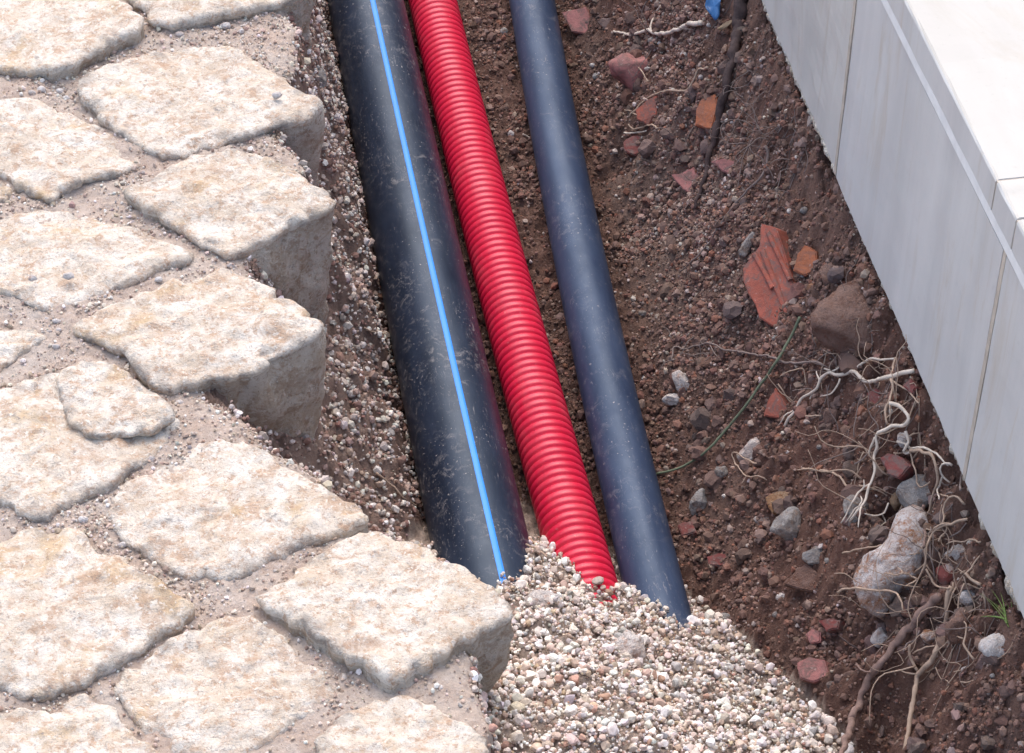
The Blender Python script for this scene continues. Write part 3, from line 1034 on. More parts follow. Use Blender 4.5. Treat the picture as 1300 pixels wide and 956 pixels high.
# ------------------------------------------------------------------ single stones and broken bricks
def rock(name, poly, mat, label, cat, seed, flat=0.8, sub=4, cuts=9, group=None, sunk=0.30, z=None, rough=0.05, grow=1.05):
    pl = np.array(poly, float)
    cpx = pl.mean(0)
    pl = cpx + (pl - cpx) * grow
    p0 = hit(*cpx) if z is None else at(cpx[0], cpx[1], z)
    dep = np.dot(p0 - CAM, fwd)
    k = dep / F
    vd = ray(*cpx)
    ox = right; oy = np.cross(ox, vd); oy /= np.linalg.norm(oy)
    if oy[2] < 0: oy = -oy
    cv = closed_curve((pl - cpx) * [1, -1] * k, 90)
    th = np.arctan2(cv[:, 1], cv[:, 0]); rr = np.linalg.norm(cv, axis=1)
    o = np.argsort(th); th, rr = th[o], rr[o]
    mr = rr.mean()
    g_ = np.random.default_rng(seed)
    v = chop(ICO[sub][0].copy(), cuts, 0.62, 0.92, g_)
    a = np.arctan2(v[:, 1], v[:, 0])
    rad = np.interp(a, np.r_[th - 2 * math.pi, th, th + 2 * math.pi], np.r_[rr, rr, rr])
    n_ = 1 + rough * 1.6 * noise(v[:, 0] * 2.3 + seed, v[:, 1] * 2.3, v[:, 2] * 2.3, s=seed) + rough * noise(v[:, 0] * 6 + seed, v[:, 1] * 6, v[:, 2] * 6, s=seed + 1)
    sc_ = 1.0 / np.percentile(np.linalg.norm(v[:, :2], axis=1), 97)
    P = p0 + vd * mr * flat * (sunk - 0.85) \
        + (v[:, 0] * rad * n_ * sc_)[:, None] * ox + (v[:, 1] * rad * n_ * sc_)[:, None] * oy + (v[:, 2] * mr * flat * n_)[:, None] * vd
    return tag(mk(name, P, ICO[sub][1], mat), label, cat, group)


def shard(name, poly, mat, label, cat, thick, tilt=(0, 0), ridges=(), group=None, z=None, out=0.8):
    """a broken slab: its outline lies in one plane that leans on the bank"""
    pl = np.array(poly, float)
    cpx = pl.mean(0)
    p0 = hit(*cpx) if z is None else at(cpx[0], cpx[1], z)
    vd = ray(*cpx)
    e = 0.02
    hx = (macro(p0[0] + e, p0[1])[0] - macro(p0[0] - e, p0[1])[0]) / (2 * e)
    hy = (macro(p0[0], p0[1] + e)[0] - macro(p0[0], p0[1] - e)[0]) / (2 * e)
    n_ = np.array([-float(hx), -float(hy), 1.0]); n_ /= np.linalg.norm(n_)
    n_ = n_ * 0.6 - vd * 0.7 + right * tilt[0] + upv * tilt[1]
    n_ /= np.linalg.norm(n_)
    p0 = p0 + n_ * thick * out

    def onpl(px, py):
        d = ray(px, py)
        return CAM + d * (np.dot(p0 - CAM, n_) / np.dot(d, n_))
    # break up the straight edges a little
    pts = []
    g_ = np.random.default_rng(int(cpx[0] * 7 + cpx[1]))
    for i in range(len(pl)):
        a, b = pl[i], pl[(i + 1) % len(pl)]
        for t in (0, 0.34, 0.67):
            q = a + (b - a) * t
            pts.append(q + (g_.normal(0, 0.5, 2) if t else 0))
    top = np.array([onpl(*q) for q in pts])
    bm = bmesh.new()
    tv = [bm.verts.new(p) for p in top]
    cb = top.mean(0)
    bv_ = [bm.verts.new(cb + (p - cb) * 1.06 - n_ * thick) for p in top]
    bm.faces.new(tv); bm.faces.new(bv_[::-1])
    N = len(tv)
    for i in range(N):
        bm.faces.new((tv[i], bv_[i], bv_[(i + 1) % N], tv[(i + 1) % N]))
    bmesh.ops.recalc_face_normals(bm, faces=list(bm.faces))
    bmesh.ops.bevel(bm, geom=[ed for ed in bm.edges if all(v in tv for v in ed.verts)], offset=0.0011, segments=2, affect='EDGES')
    bmesh.ops.triangulate(bm, faces=[q for q in bm.faces if len(q.verts) > 4])
    bm.verts.ensure_lookup_table()
    for i, v in enumerate(bm.verts):
        v.index = i
    P = np.array([v.co[:] for v in bm.verts]); fc = [[v.index for v in q.verts] for q in bm.faces]
    bm.free()
    P += 0.0007 * np.c_[noise(P[:, 0] * 90, P[:, 1] * 90, P[:, 2] * 90, s=3), noise(P[:, 0] * 90, P[:, 1] * 90, P[:, 2] * 90, s=4), noise(P[:, 0] * 90, P[:, 1] * 90, P[:, 2] * 90, s=5)]
    ob = tag(mk(name, P, fc, mat, smooth=False), label, cat, group)
    for (ax, ay), (bx_, by_), wpx, hh in ridges:
        A_, B_ = onpl(ax, ay), onpl(bx_, by_)
        d = B_ - A_; L = np.linalg.norm(d); d /= L
        s_ = np.cross(n_, d)
        w = wpx * np.dot(A_ - CAM, fwd) / F * 0.5
        rv, rf = [], []
        prof_ = [(-1.25, -0.3), (-0.85, 0.75), (-0.45, 1.0), (0.45, 1.0), (0.85, 0.75), (1.25, -0.3)]
        ks = np.linspace(0, 1, 9)
        for k in ks:
            wob_ = 1 + 0.14 * float(noise(k * 6 + ax, 0.0, s=7))
            for u, hq in prof_:
                rv.append(A_ + d * L * k + s_ * w * u * wob_ + n_ * hh * hq * wob_)
        m_ = len(prof_)
        for i in range(len(ks) - 1):
            for j in range(m_ - 1):
                rf.append((i * m_ + j, (i + 1) * m_ + j, (i + 1) * m_ + j + 1, i * m_ + j + 1))
        rf.append(tuple(range(m_))); rf.append(tuple(range((len(ks) - 1) * m_, len(ks) * m_))[::-1])
        mk('ridge', rv, rf, mat, ob, smooth=False)
    return ob


BR = 'brick_fragment'
shard(BR, [(966, 284), (986, 291), (1004, 350), (1018, 396), (1016, 428), (999, 426), (964, 403), (944, 358), (942, 341), (954, 325), (963, 312)],
      M['brick'], 'long red clay brick fragment with raised ridges stuck in the bank', 'brick', 0.022, (-0.12, 0.1),
      ridges=[((975, 294), (1004, 356), 6, 0.003), ((958, 322), (982, 366), 7, 0.003), ((968, 318), (1000, 400), 7, 0.0022)])
shard(BR, [(1007, 343), (1012, 322), (1020, 311), (1036, 319), (1039, 342), (1022, 350)], M['brick_orange'],
      'smooth rust red brick chip right beside the ridged brick fragment', 'brick', 0.016, (0.1, 0))
shard(BR, [(852, 222), (866, 219), (879, 212), (895, 238), (887, 256), (867, 240)], M['brick_pink'],
      'pinkish red angular brick piece at the lower tip of the dark root', 'brick', 0.016, (-0.1, 0.1))
shard(BR, [(902, 205), (917, 202), (933, 204), (936, 219), (928, 223), (915, 216)], M['brick_pink'],
      'small flat pink brick sliver beside the dark root', 'brick', 0.012)
shard(BR, [(881, 159), (884, 138), (890, 126), (907, 119), (911, 138), (904, 164)], M['brick_orange'],
      'bright orange roof tile shard against the dark hanging root', 'brick', 0.014, (-0.1, 0.1))
shard(BR, [(713, 15), (743, 9), (751, 31), (746, 43), (725, 40)], M['brick_pink'],
      'dusty pink brick lump next to the thin blue-black pipe', 'brick', 0.02)
rock('stone', [(770, 83), (779, 72), (791, 67), (815, 70), (831, 76), (835, 98), (815, 116), (791, 106)], M['brick_pink'],
     'rounded red stone with a curling rootlet across it', 'stone', 41, 0.7)
shard(BR, [(806, 140), (820, 128), (836, 120), (834, 146), (822, 160), (810, 152)], M['brick'],
      'dark red brick chip behind a forked pale root', 'brick', 0.016)
shard(BR, [(791, 180), (803, 172), (816, 172), (816, 192), (806, 197), (793, 192)], M['brick_dark'],
      'maroon brick chip just under the forked pale root', 'brick', 0.014, (0, 0.2))
shard(BR, [(969, 527), (975, 508), (984, 492), (994, 507), (1003, 524), (995, 533)], M['brick'],
      'triangular red brick shard below the green grass stem', 'brick', 0.013)
shard(BR, [(1117, 581), (1127, 575), (1140, 578), (1155, 591), (1141, 608), (1127, 602)], M['brick_dark'],
      'dark red brick piece in the hollow behind tangled roots', 'brick', 0.02, out=0.9)
shard(BR, [(896, 706), (912, 702), (931, 706), (926, 719), (901, 718)], M['brick_dark'],
      'flat dark red tile piece on the trench floor beside the thin black pipe', 'brick', 0.01)
shard(BR, [(860, 667), (869, 662), (879, 662), (884, 676), (866, 681)], M['brick_dark'],
      'small dark red chip touching the thin black pipe', 'brick', 0.012)
shard(BR, [(1038, 787), (1052, 784), (1067, 787), (1064, 799), (1048, 801)], M['brick_dark'],
      'dark red chip just below the big rusty white rock', 'brick', 0.012)
shard(BR, [(1022, 806), (1030, 798), (1041, 802), (1040, 815), (1027, 817)], M['brick_pink'],
      'reddish chip at the right border of the gravel heap', 'brick', 0.012)
shard(BR, [(1012, 842), (1028, 834), (1046, 838), (1052, 858), (1032, 866), (1015, 860)], M['brick_pink'],
      'flat reddish brown brick slab between gravel heap and thick root', 'brick', 0.014)
shard(BR, [(971, 632), (986, 624), (1008, 622), (1011, 638), (998, 648), (980, 652)], M['rock_ochre'],
      'rusty orange flat stone above the grey wedge stone', 'stone', 0.014)
shard(BR, [(1100, 500), (1112, 492), (1122, 502), (1120, 516), (1106, 520)], M['brick_dark'],
      'red brick lump in the bank below the white branching root', 'brick', 0.012, out=0.5)
shard(BR, [(1145, 490), (1156, 480), (1164, 492), (1158, 503)], M['brick_dark'],
      'dark red chip tight under the wall edge by the roots', 'brick', 0.012)

ST = 'stone'
rock(ST, [(1087, 730), (1097, 714), (1106, 705), (1127, 688), (1137, 660), (1155, 654), (1172, 657), (1173, 698), (1168, 733), (1144, 754), (1122, 786), (1112, 780), (1100, 768), (1089, 754)],
     M['rock_rust'], 'big white and rust stained rock in the bank among roots', 'rock', 7, 0.75, cuts=11, rough=0.07, grow=1.12)
rock(ST, [(1039, 408), (1046, 394), (1058, 380), (1071, 363), (1099, 367), (1123, 405), (1120, 436), (1092, 450), (1061, 446), (1044, 433)],
     M['rock_brown'], 'large brown rock half buried below the marble wall', 'rock', 13, 0.6, cuts=9, grow=1.22)
rock(ST, [(937, 580), (945, 566), (954, 559), (968, 557), (969, 574), (958, 583), (945, 588)], M['rock_pale'],
     'white jagged stone on the earth below the grass stem', 'stone', 17)
rock(ST, [(852, 476), (860, 468), (870, 474), (880, 483), (878, 496), (862, 497)], M['rock_pale'],
     'pale pink stone right of the thin black pipe', 'stone', 19)
rock(ST, [(842, 506), (852, 499), (866, 500), (867, 509), (856, 515), (845, 513)], M['rock_pale'],
     'flat pale stone under the pale pink stone', 'stone', 23)
rock(ST, [(975, 671), (990, 655), (1007, 643), (1018, 655), (1019, 672), (1013, 688), (999, 691), (985, 682)], M['rock_grey'],
     'grey wedge shaped stone on the trench floor', 'stone', 29)
rock(ST, [(876, 637), (884, 625), (893, 621), (899, 635), (895, 650), (879, 654)], M['rock_grey'],
     'rounded grey clod on the floor beside the thin black pipe', 'stone', 31)
shard(ST, [(993, 741), (1008, 726), (1021, 716), (1035, 726), (1041, 752), (1020, 750)], M['rock_brown'],
      'brown pointed flat stone left of the rusty white rock', 'stone', 0.016)
rock(ST, [(1018, 706), (1026, 696), (1037, 692), (1049, 704), (1041, 717), (1026, 716)], M['rock_grey'],
     'grey brown stone between the wedge stone and the rusty rock', 'stone', 37)
rock(ST, [(1195, 706), (1204, 696), (1214, 691), (1229, 697), (1228, 708), (1213, 713)], M['rock_pale'],
     'smooth pinkish stone under the foot of the wall', 'stone', 43)
rock(ST, [(1139, 616), (1152, 607), (1168, 604), (1194, 611), (1192, 640), (1166, 648), (1146, 640)], M['rock_grey'],
     'grey brown block of stone between two hanging roots', 'stone', 47, 0.7)
rock(ST, [(1130, 636), (1136, 624), (1144, 625), (1145, 640), (1136, 648)], M['rock_ochre'],
     'small ochre stone wedged against the grey brown block', 'stone', 53)
rock(ST, [(1217, 760), (1226, 748), (1239, 746), (1243, 760), (1229, 769)], M['rock_pale'],
     'small pale pink stone left of the grass tuft', 'stone', 59)
rock(ST, [(1243, 820), (1253, 809), (1267, 805), (1282, 815), (1281, 833), (1262, 837), (1247, 833)], M['rock_pale'],
     'white crumbly rock below the grass tuft', 'rock', 61)
rock(ST, [(1166, 806), (1176, 799), (1188, 804), (1192, 813), (1182, 819), (1172, 814)], M['rock_rust'],
     'little white and orange stone between two thick roots', 'stone', 67)
rock(ST, [(985, 757), (992, 752), (1000, 755), (997, 761), (988, 762)], M['rock_pale'],
     'tiny cream stone below the brown pointed stone', 'stone', 71)
rock(ST, [(901, 786), (909, 779), (921, 778), (929, 786), (918, 793), (906, 793)], M['rock_grey'],
     'smooth light grey stone at the top border of the gravel', 'stone', 73)
rock(ST, [(666, 766), (676, 753), (692, 750), (708, 758), (711, 770), (698, 778), (678, 777)], M['rock_pale'],
     'grey clod of cemented grit in the gravel by the red conduit', 'clod', 79, rough=0.09)
rock(ST, [(772, 826), (782, 808), (800, 802), (815, 812), (817, 832), (800, 843), (783, 841)], M['rock_pale'],
     'lump of cemented gravel in the middle of the gravel heap', 'clod', 83, rough=0.1)
rock(ST, [(934, 322), (943, 309), (957, 292), (960, 300), (952, 320), (944, 332)], M['rock_grey'],
     'dark grey stone on the left of the ridged brick fragment', 'stone', 89)
rock(ST, [(398, 100), (403, 88), (412, 90), (414, 106), (406, 116), (399, 112)], M['rock_grey'],
     'grey stone squeezed between paving edge and striped pipe', 'stone', 97)
rock(ST, [(906, 596), (918, 590), (924, 600), (915, 608)], M['rock_grey'], 'dull grey pebble beside the pale curved rootlet', 'stone', 101)
rock(ST, [(1040, 345), (1052, 335), (1066, 345), (1063, 362), (1046, 362)], M['rock_brown'],
     'brown clod above the large brown rock', 'clod', 103)
rock(ST, [(1072, 640), (1090, 630), (1104, 645), (1100, 664), (1080, 668)], M['rock_grey'],
     'earthy grey clod behind the white root tips', 'clod', 107, rough=0.08, sunk=0.95)
rock(ST, [(1200, 790), (1222, 776), (1236, 792), (1228, 812), (1206, 814)], M['rock_brown'],
     'reddish brown clod beside the pale thick root', 'clod', 109, rough=0.09)
rock(ST, [(1190, 722), (1206, 716), (1214, 730), (1204, 744), (1192, 740)], M['brick_dark'],
     'dark maroon stone under the smooth pinkish stone', 'stone', 113)
rock(ST, [(1106, 806), (1118, 796), (1128, 806), (1124, 820), (1110, 820)], M['rock_pale'],
     'grey pink pebble left of the thick brown root', 'stone', 127)
rock(ST, [(1140, 552), (1152, 546), (1160, 556), (1154, 568), (1142, 566)], M['rock_pale'],
     'pale orange stone above the dark hollow among the roots', 'stone', 131, sunk=0.8)

# pebbles lying in the joints of the paving and on the earth
PEB = [(40, 118), (52, 114), (84, 125), (96, 139), (77, 116), (181, 219), (143, 247), (228, 44), (87, 350), (41, 353), (60, 405), (72, 408), (75, 419), (63, 421),
       (71, 440), (228, 511), (202, 355), (293, 337), (191, 583), (155, 692), (130, 850), (143, 851), (230, 35), (287, 33), (352, 121), (392, 860), (379, 847), (105, 660)]
for k, (px, py) in enumerate(PEB):
    w = random.uniform(4.5, 8.0)
    a0 = random.uniform(0, 6)
    po = [(px + w * math.cos(a0 + t) * (1.0 if j % 2 else 0.85), py + 0.62 * w * math.sin(a0 + t)) for j, t in enumerate(np.linspace(0, 2 * math.pi, 6, endpoint=False))]
    zz = 0.0045 if k in (8, 9, 24) else None
    rock('pebble', po, M['rock_pale'], 'small white pebble resting on top of a paving stone' if zz else 'small white pebble lying in a sandy joint between paving stones', 'pebble', 300 + k, 0.8, sub=2, cuts=5, group='pebbles on paving stones' if zz else 'pebbles in the paving joints', z=zz)
PEB2 = [(843, 42), (878, 20), (838, 55), (828, 52), (900, 32), (752, 83), (757, 97), (868, 70), (822, 88), (870, 128), (885, 345), (818, 480), (815, 398), (923, 268),
        (1002, 268), (1021, 267), (1020, 350), (945, 400), (985, 430), (988, 418), (1000, 575), (1040, 567), (920, 630), (962, 660), (1050, 712), (925, 470), (842, 655), (1010, 340), (648, 170), (890, 98),
        (640, 40), (690, 95), (436, 60), (1232, 745), (1200, 840), (1225, 850), (1260, 858), (1100, 838), (958, 792), (985, 780), (446, 500), (438, 600), (470, 640)]
for k, (px, py) in enumerate(PEB2):
    w = random.uniform(3.6, 6.5)
    a0 = random.uniform(0, 6)
    po = [(px + w * math.cos(a0 + t) * (1.0 if j % 2 else 0.8), py + 0.8 * w * math.sin(a0 + t)) for j, t in enumerate(np.linspace(0, 2 * math.pi, 6, endpoint=False))]
    rock('pebble', po, M['rock_pale'] if k % 3 else M['rock_grey'], 'small pale pebble sitting on the dark trench earth', 'pebble', 400 + k, 0.8, sub=2, cuts=5, group='pale pebbles on the trench earth')


# ------------------------------------------------------------------ roots
def smooth_path(P, n):
    P = np.asarray(P, float)
    d = np.r_[0, np.cumsum(np.linalg.norm(np.diff(P, axis=0), axis=1))]
    q = np.linspace(0, d[-1], n)
    m = len(P)
    out = []
    for s in q:
        i = min(max(int(np.searchsorted(d, s) - 1), 0), m - 2)
        t = (s - d[i]) / max(d[i + 1] - d[i], 1e-9)
        p0, p1, p2, p3 = P[max(i - 1, 0)], P[i], P[i + 1], P[min(i + 2, m - 1)]
        out.append(0.5 * (2 * p1 + (p2 - p0) * t + (2 * p0 - 5 * p1 + 4 * p2 - p3) * t * t + (3 * p1 - p0 - 3 * p2 + p3) * t ** 3))
    return np.array(out)


def strand(px, w0, w1, lift, seed, seg=8, knob=0.12, wig=0.0008):
    pts = []
    for k, q in enumerate(px):
        p = hit(q[0], q[1])
        l = q[2] if len(q) > 2 else lift
        pts.append(p - ray(q[0], q[1]) * (l + (0.005 if p[0] > 0.42 else 0.0)))
    L = sum(np.linalg.norm(np.array(pts[i + 1]) - pts[i]) for i in range(len(pts) - 1))
    n = max(6, int(L / 0.0035))
    path = smooth_path(pts, n)
    # even out jumps of the ground the root bridges
    for _ in range(3):
        path[1:-1] = 0.25 * path[:-2] + 0.5 * path[1:-1] + 0.25 * path[2:]
    s = np.linspace(0, 1, n)
    for ax in range(3):
        path[:, ax] += wig * fbm(s * L * 130 + ax * 31, s * 0 + seed, s=seed, octaves=2)
    k = np.dot(path[0] - CAM, fwd) / F * 0.5 * 1.2
    r = (w0 + (w1 - w0) * s) * k * (1 + knob * fbm(s * L * 170, s * 0, s=seed + 5, octaves=2))
    return tube(path, r, seg)


def root(strands, mat, label, lift=0.004, name='root', cat='root', group=None, seg=8, seed=0, knob=0.14, wig=0.0008):
    main = None
    for i, (px, w0, w1) in enumerate(strands):
        v, f = strand(px, w0, w1, lift, seed * 13 + i * 3 + 1, seg, knob, wig)
        if main is None:
            main = tag(mk(name, v, f, mat), label, cat, group)
        else:
            mk('branch', v, f, mat, main)
    return main


root([([(1160, 470), (1133, 477), (1102, 485), (1093, 480), (1085, 472), (1078, 471), (1067, 478), (1060, 477), (1055, 472), (1042, 480), (1039, 491), (1028, 500), (1017, 507), (1012, 513), (1011, 519), (1005, 526), (995, 541)], 5, 3),
      ([(1078, 470), (1094, 462), (1108, 454), (1119, 457), (1137, 456)], 3.2, 2.2),
      ([(1066, 480), (1063, 490), (1058, 499), (1042, 503)], 2.4, 1.2),
      ([(1055, 473), (1047, 468)], 3, 1.6), ([(1055, 473), (1064, 466)], 2.6, 1.4), ([(1042, 481), (1037, 477), (1036, 471)], 2.4, 1.4),
      ([(1030, 499), (1028, 508)], 2.2, 1.2), ([(1011, 519), (1000, 524), (988, 541)], 2, 1)],
     M['root_pale'], 'white branching root reaching out from under the wall', 0.007, seed=1)
root([([(1015, 527), (1028, 528), (1043, 527)], 2.6, 1.6)], M['root_tan'], 'short straight tan rootlet by the tip of the white root', 0.004, seed=2)
root([([(1138, 455), (1133, 469), (1132, 482), (1134, 491), (1129, 508), (1124, 521), (1122, 530), (1127, 540)], 3.2, 2.4),
      ([(1132, 483), (1144, 490), (1157, 502), (1166, 513)], 2.2, 1.6), ([(1129, 512), (1131, 524), (1129, 535)], 2.0, 1.3)],
     M['root_tan'], 'thin hanging root crossing the white branching root', 0.009, seed=3)
root([([(1130, 512), (1144, 515), (1149, 524), (1156, 530), (1154, 538), (1140, 540), (1129, 541), (1116, 549), (1111, 555), (1115, 565), (1110, 579), (1112, 595), (1104, 616), (1099, 635), (1092, 645), (1086, 652), (1078, 661)], 4.2, 2.6),
      ([(1111, 555), (1105, 566), (1103, 579)], 3, 2), ([(1106, 612), (1092, 622), (1085, 631), (1077, 648), (1067, 665)], 2.4, 1.4),
      ([(1093, 643), (1091, 656), (1090, 669)], 2.2, 1.4), ([(1096, 640), (1084, 647), (1074, 662)], 2.2, 1.3), ([(1099, 619), (1097, 609)], 1.8, 1.2),
      ([(1092, 644), (1095, 634), (1092, 630)], 1.8, 1.2)],
     M['root_pale'], 'looping cream root that ends in a brush of white tips', 0.014, seed=4)
root([([(1149, 546), (1155, 555), (1154, 565), (1144, 571), (1146, 578), (1157, 577), (1156, 566), (1146, 562), (1138, 560)], 3.4, 2.4),
      ([(1157, 569), (1172, 568), (1182, 571), (1190, 578), (1205, 590)], 3.0, 2.0)],
     M['root_pale'], 'knotted cream root over the dark hollow under the wall', 0.012, seed=5)
root([([(1156, 573), (1172, 573), (1185, 579), (1188, 598), (1191, 612), (1183, 633), (1178, 656)], 4.2, 2.4),
      ([(1156, 574), (1158, 589), (1163, 600), (1164, 615), (1172, 618), (1180, 613)], 2.2, 1.5)],
     M['root_tan'], 'tan root hanging straight down from the knotted root', 0.016, seed=6)
root([([(1173, 643), (1170, 660), (1175, 679), (1174, 695)], 4.0, 2.6)], M['root_pink'], 'short stout grey brown root stub over the rusty rock', 0.018, seed=7)
root([([(1227, 659), (1208, 665), (1192, 670), (1183, 679), (1177, 695), (1173, 704), (1177, 714), (1173, 723), (1165, 737), (1150, 744)], 3.2, 1.8),
      ([(1208, 665), (1196, 663), (1184, 674)], 2.2, 1.6), ([(1177, 714), (1168, 722), (1160, 728)], 1.8, 1.2), ([(1175, 722), (1182, 735), (1190, 745), (1206, 747)], 2.2, 2.0)],
     M['root_tan'], 'curving tan root from the wall foot down past the rusty rock', 0.014, seed=8)
root([([(1181, 668), (1180, 690), (1182, 712), (1187, 736)], 2.0, 1.4), ([(1186, 676), (1183, 696), (1185, 715)], 1.6, 1.0)], M['root_grey'],
     'pair of grey thread roots hanging beside the curving tan root', 0.008, seed=9)
root([([(1071, 702), (1083, 697), (1108, 695), (1123, 692)], 2.4, 1.6)], M['root_tan'], 'thin wavy rootlet sticking out above the rusty rock', 0.006, seed=10)
root([([(1020, 595), (1040, 597), (1058, 600), (1072, 612), (1082, 627)], 3.0, 2.4)], M['root_tan'], 'bent orange tan twig on the earth bank', 0.005, seed=11)
root([([(1192, 757), (1182, 768), (1173, 775), (1158, 794), (1148, 805), (1137, 817), (1117, 844), (1104, 863), (1085, 905), (1060, 985)], 9.5, 6),
      ([(1110, 852), (1100, 851), (1092, 850), (1085, 842)], 2.6, 1.5), ([(1140, 810), (1126, 815), (1115, 828), (1108, 838)], 2, 1.2)],
     M['root_pink'], 'thick brown root slanting down to the gravel', 0.006, seed=12, seg=12, knob=0.2, wig=0.0015)
root([([(1208, 745), (1202, 767), (1201, 790), (1192, 815), (1183, 838), (1167, 854), (1163, 866), (1152, 930), (1140, 990)], 6, 5),
      ([(1156, 817), (1155, 835), (1165, 852)], 3.0, 3.4), ([(1158, 829), (1170, 822), (1187, 820)], 2.0, 1.6), ([(1203, 792), (1210, 792), (1213, 785)], 2.2, 1.4), ([(1166, 857), (1152, 855), (1143, 850)], 2.0, 1.2)],
     M['root_tan'], 'pale thick root running beside the thick brown root', 0.007, seed=13, seg=10, knob=0.16)
root([([(1063, 753), (1075, 747), (1104, 749), (1133, 750), (1146, 762), (1146, 775)], 2.8, 1.8)], M['root_tan'], 'wavy rootlet lying across the rusty rock', 0.042, seed=14)
root([([(943, -12), (938, 30), (934, 62), (922, 105), (913, 150), (903, 190), (894, 225), (882, 266)], 15, 3)],
     M['root_dark'], 'thick dark root hanging down from the far end of the wall', 0.008, seed=15, seg=10, knob=0.2, wig=0.0014)
root([([(779, 39), (800, 44), (812, 42), (822, 38), (835, 43), (850, 41), (863, 36), (870, 31), (890, 30)], 2.2, 5),
      ([(826, 40), (826, 28), (834, 16), (838, 8)], 2.4, 2)], M['root_pale'], 'cream root lying across the earth near the blue scrap', 0.007, seed=16)
root([([(797, 149), (806, 140), (822, 125), (845, 115), (868, 116), (876, 110), (884, 95), (886, 88), (899, 86)], 2.0, 2.6),
      ([(801, 142), (793, 139)], 1.6, 1.2), ([(804, 143), (815, 149), (822, 157)], 1.8, 1.4), ([(798, 158), (801, 164), (815, 162), (828, 158), (834, 163)], 1.6, 2)],
     M['root_tan'], 'forked pale root over the dark red brick chip', 0.006, seed=17)
root([([(792, 169), (810, 169), (820, 166)], 2.4, 1.4)], M['root_pale'], 'short pale rootlet right under the forked root', 0.005, seed=18)
root([([(782, 74), (796, 81), (812, 86), (818, 95), (823, 104)], 1.6, 1.6)], M['root_tan'], 'curling rootlet across the rounded red stone', 0.016, seed=19)
root([([(972, 186), (976, 205), (966, 226), (950, 240), (930, 262), (915, 285), (897, 312), (880, 330), (862, 345)], 3.0, 1.4), ([(915, 285), (906, 280)], 1.4, 1)],
     M['root_grey'], 'long thin grey root running down across the grit patch', 0.005, seed=20)
root([([(853, 458), (856, 440), (870, 444), (888, 438), (902, 436), (918, 444), (933, 446), (955, 450), (978, 453), (1005, 461), (1037, 459), (1046, 466)], 1.8, 2.4),
      ([(1037, 459), (1044, 450), (1055, 447)], 1.8, 1.2), ([(902, 437), (905, 448), (913, 455)], 1.4, 1)], M['root_grey'], 'dark wiry root along the bank left of the white root', 0.006, seed=21)
root([([(960, 590), (930, 573), (932, 585), (940, 597), (948, 606), (963, 604), (973, 610)], 1.8, 1.4), ([(948, 606), (940, 615)], 1.3, 1)], M['root_tan'], 'pale curved rootlet under the white jagged stone', 0.004, seed=22)
root([([(462, 564), (476, 570), (493, 577)], 2.0, 1.2)], M['root_tan'], 'short orange rootlet on the gritty bank under the paving', 0.004, seed=23)
root([([(477, 601), (487, 608), (497, 616), (509, 630), (528, 641)], 2.2, 1.6)], M['root_tan'], 'longer orange rootlet on the gritty bank next to the striped pipe', 0.005, seed=24)
root([([(463, 416), (476, 422), (492, 424)], 1.8, 1.2)], M['root_tan'], 'small rootlet poking toward the striped pipe below two setts', 0.004, seed=25)
for k, st in enumerate([([(1227, 664), (1217, 676), (1206, 682)], 1.8, 1.4), ([(1213, 614), (1200, 617), (1195, 611)], 2.0, 1.4), ([(1209, 625), (1197, 630), (1193, 640)], 2.2, 1.4), ([(1211, 640), (1198, 652)], 1.6, 1.2)]):
    root([st], M['root_grey'], 'small grey rootlet poking out along the wall foot above the pinkish stone', 0.006, group='grey rootlets at the wall foot', seed=60 + k)
root([([(1243, 706), (1235, 720), (1226, 728), (1220, 727)], 2.0, 1.8), ([(1226, 728), (1232, 736), (1245, 742)], 3.0, 3.4), ([(1224, 727), (1216, 722)], 1.6, 1)], M['root_tan'],
     'crooked little root left of the grass tuft', 0.007, seed=27)
root([([(650, 62), (630, 54), (605, 58)], 1.6, 1.2)], M['root_dark'], 'thin dark rootlet between red conduit and thin pipe', 0.004, seed=28)
root([([(663, 171), (672, 174), (683, 180)], 1.8, 1.3)], M['root_pale'], 'tiny pale straw touching the thin black pipe', 0.005, seed=29)
root([([(668, 690), (684, 698), (694, 706)], 2.2, 2)], M['root_tan'], 'little twig caught between striped pipe and red conduit', 0.03, seed=30)
root([([(1063, 806), (1075, 814), (1090, 824)], 2.4, 2)], M['root_dark'], 'dark straight twig beside the thick brown root', 0.005, seed=31)

root([([(1226, 640), (1214, 628), (1203, 632), (1196, 646), (1199, 660), (1192, 672)], 2.6, 1.8), ([(1203, 632), (1192, 626)], 1.8, 1.2)], M['root_tan'],
     'wiry tan root bending under the mortar crust of the wall foot', 0.010, seed=50)
root([([(1210, 590), (1200, 585), (1193, 592), (1196, 606), (1205, 612)], 3.0, 2.0), ([(1196, 606), (1190, 620), (1193, 634)], 2.2, 1.4)], M['root_pale'],
     'cream hooked root just right of the hanging tan root', 0.014, seed=51)
root([([(1244, 690), (1232, 684), (1222, 690), (1212, 686), (1202, 692)], 2.4, 1.6)], M['root_tan'], 'short wavy root over the smooth pinkish stone', 0.014, seed=52)
root([([(1166, 737), (1158, 730), (1146, 727), (1134, 731), (1122, 728)], 2.0, 1.3), ([(1146, 727), (1140, 720)], 1.4, 1)], M['root_tan'],
     'thin rootlet creeping over the right flank of the rusty rock', 0.036, seed=53)
root([([(1238, 836), (1226, 826), (1222, 812), (1228, 800), (1224, 788)], 2.6, 1.6), ([(1222, 812), (1212, 806)], 1.6, 1.1)], M['root_tan'],
     'thin crooked root between pale thick root and white crumbly rock', 0.010, seed=54)
root([([(1146, 640), (1140, 655), (1143, 668), (1137, 684)], 2.8, 1.6)], M['root_tan'],
     'short tan rootlet dangling beside the small ochre stone', 0.012, seed=55)
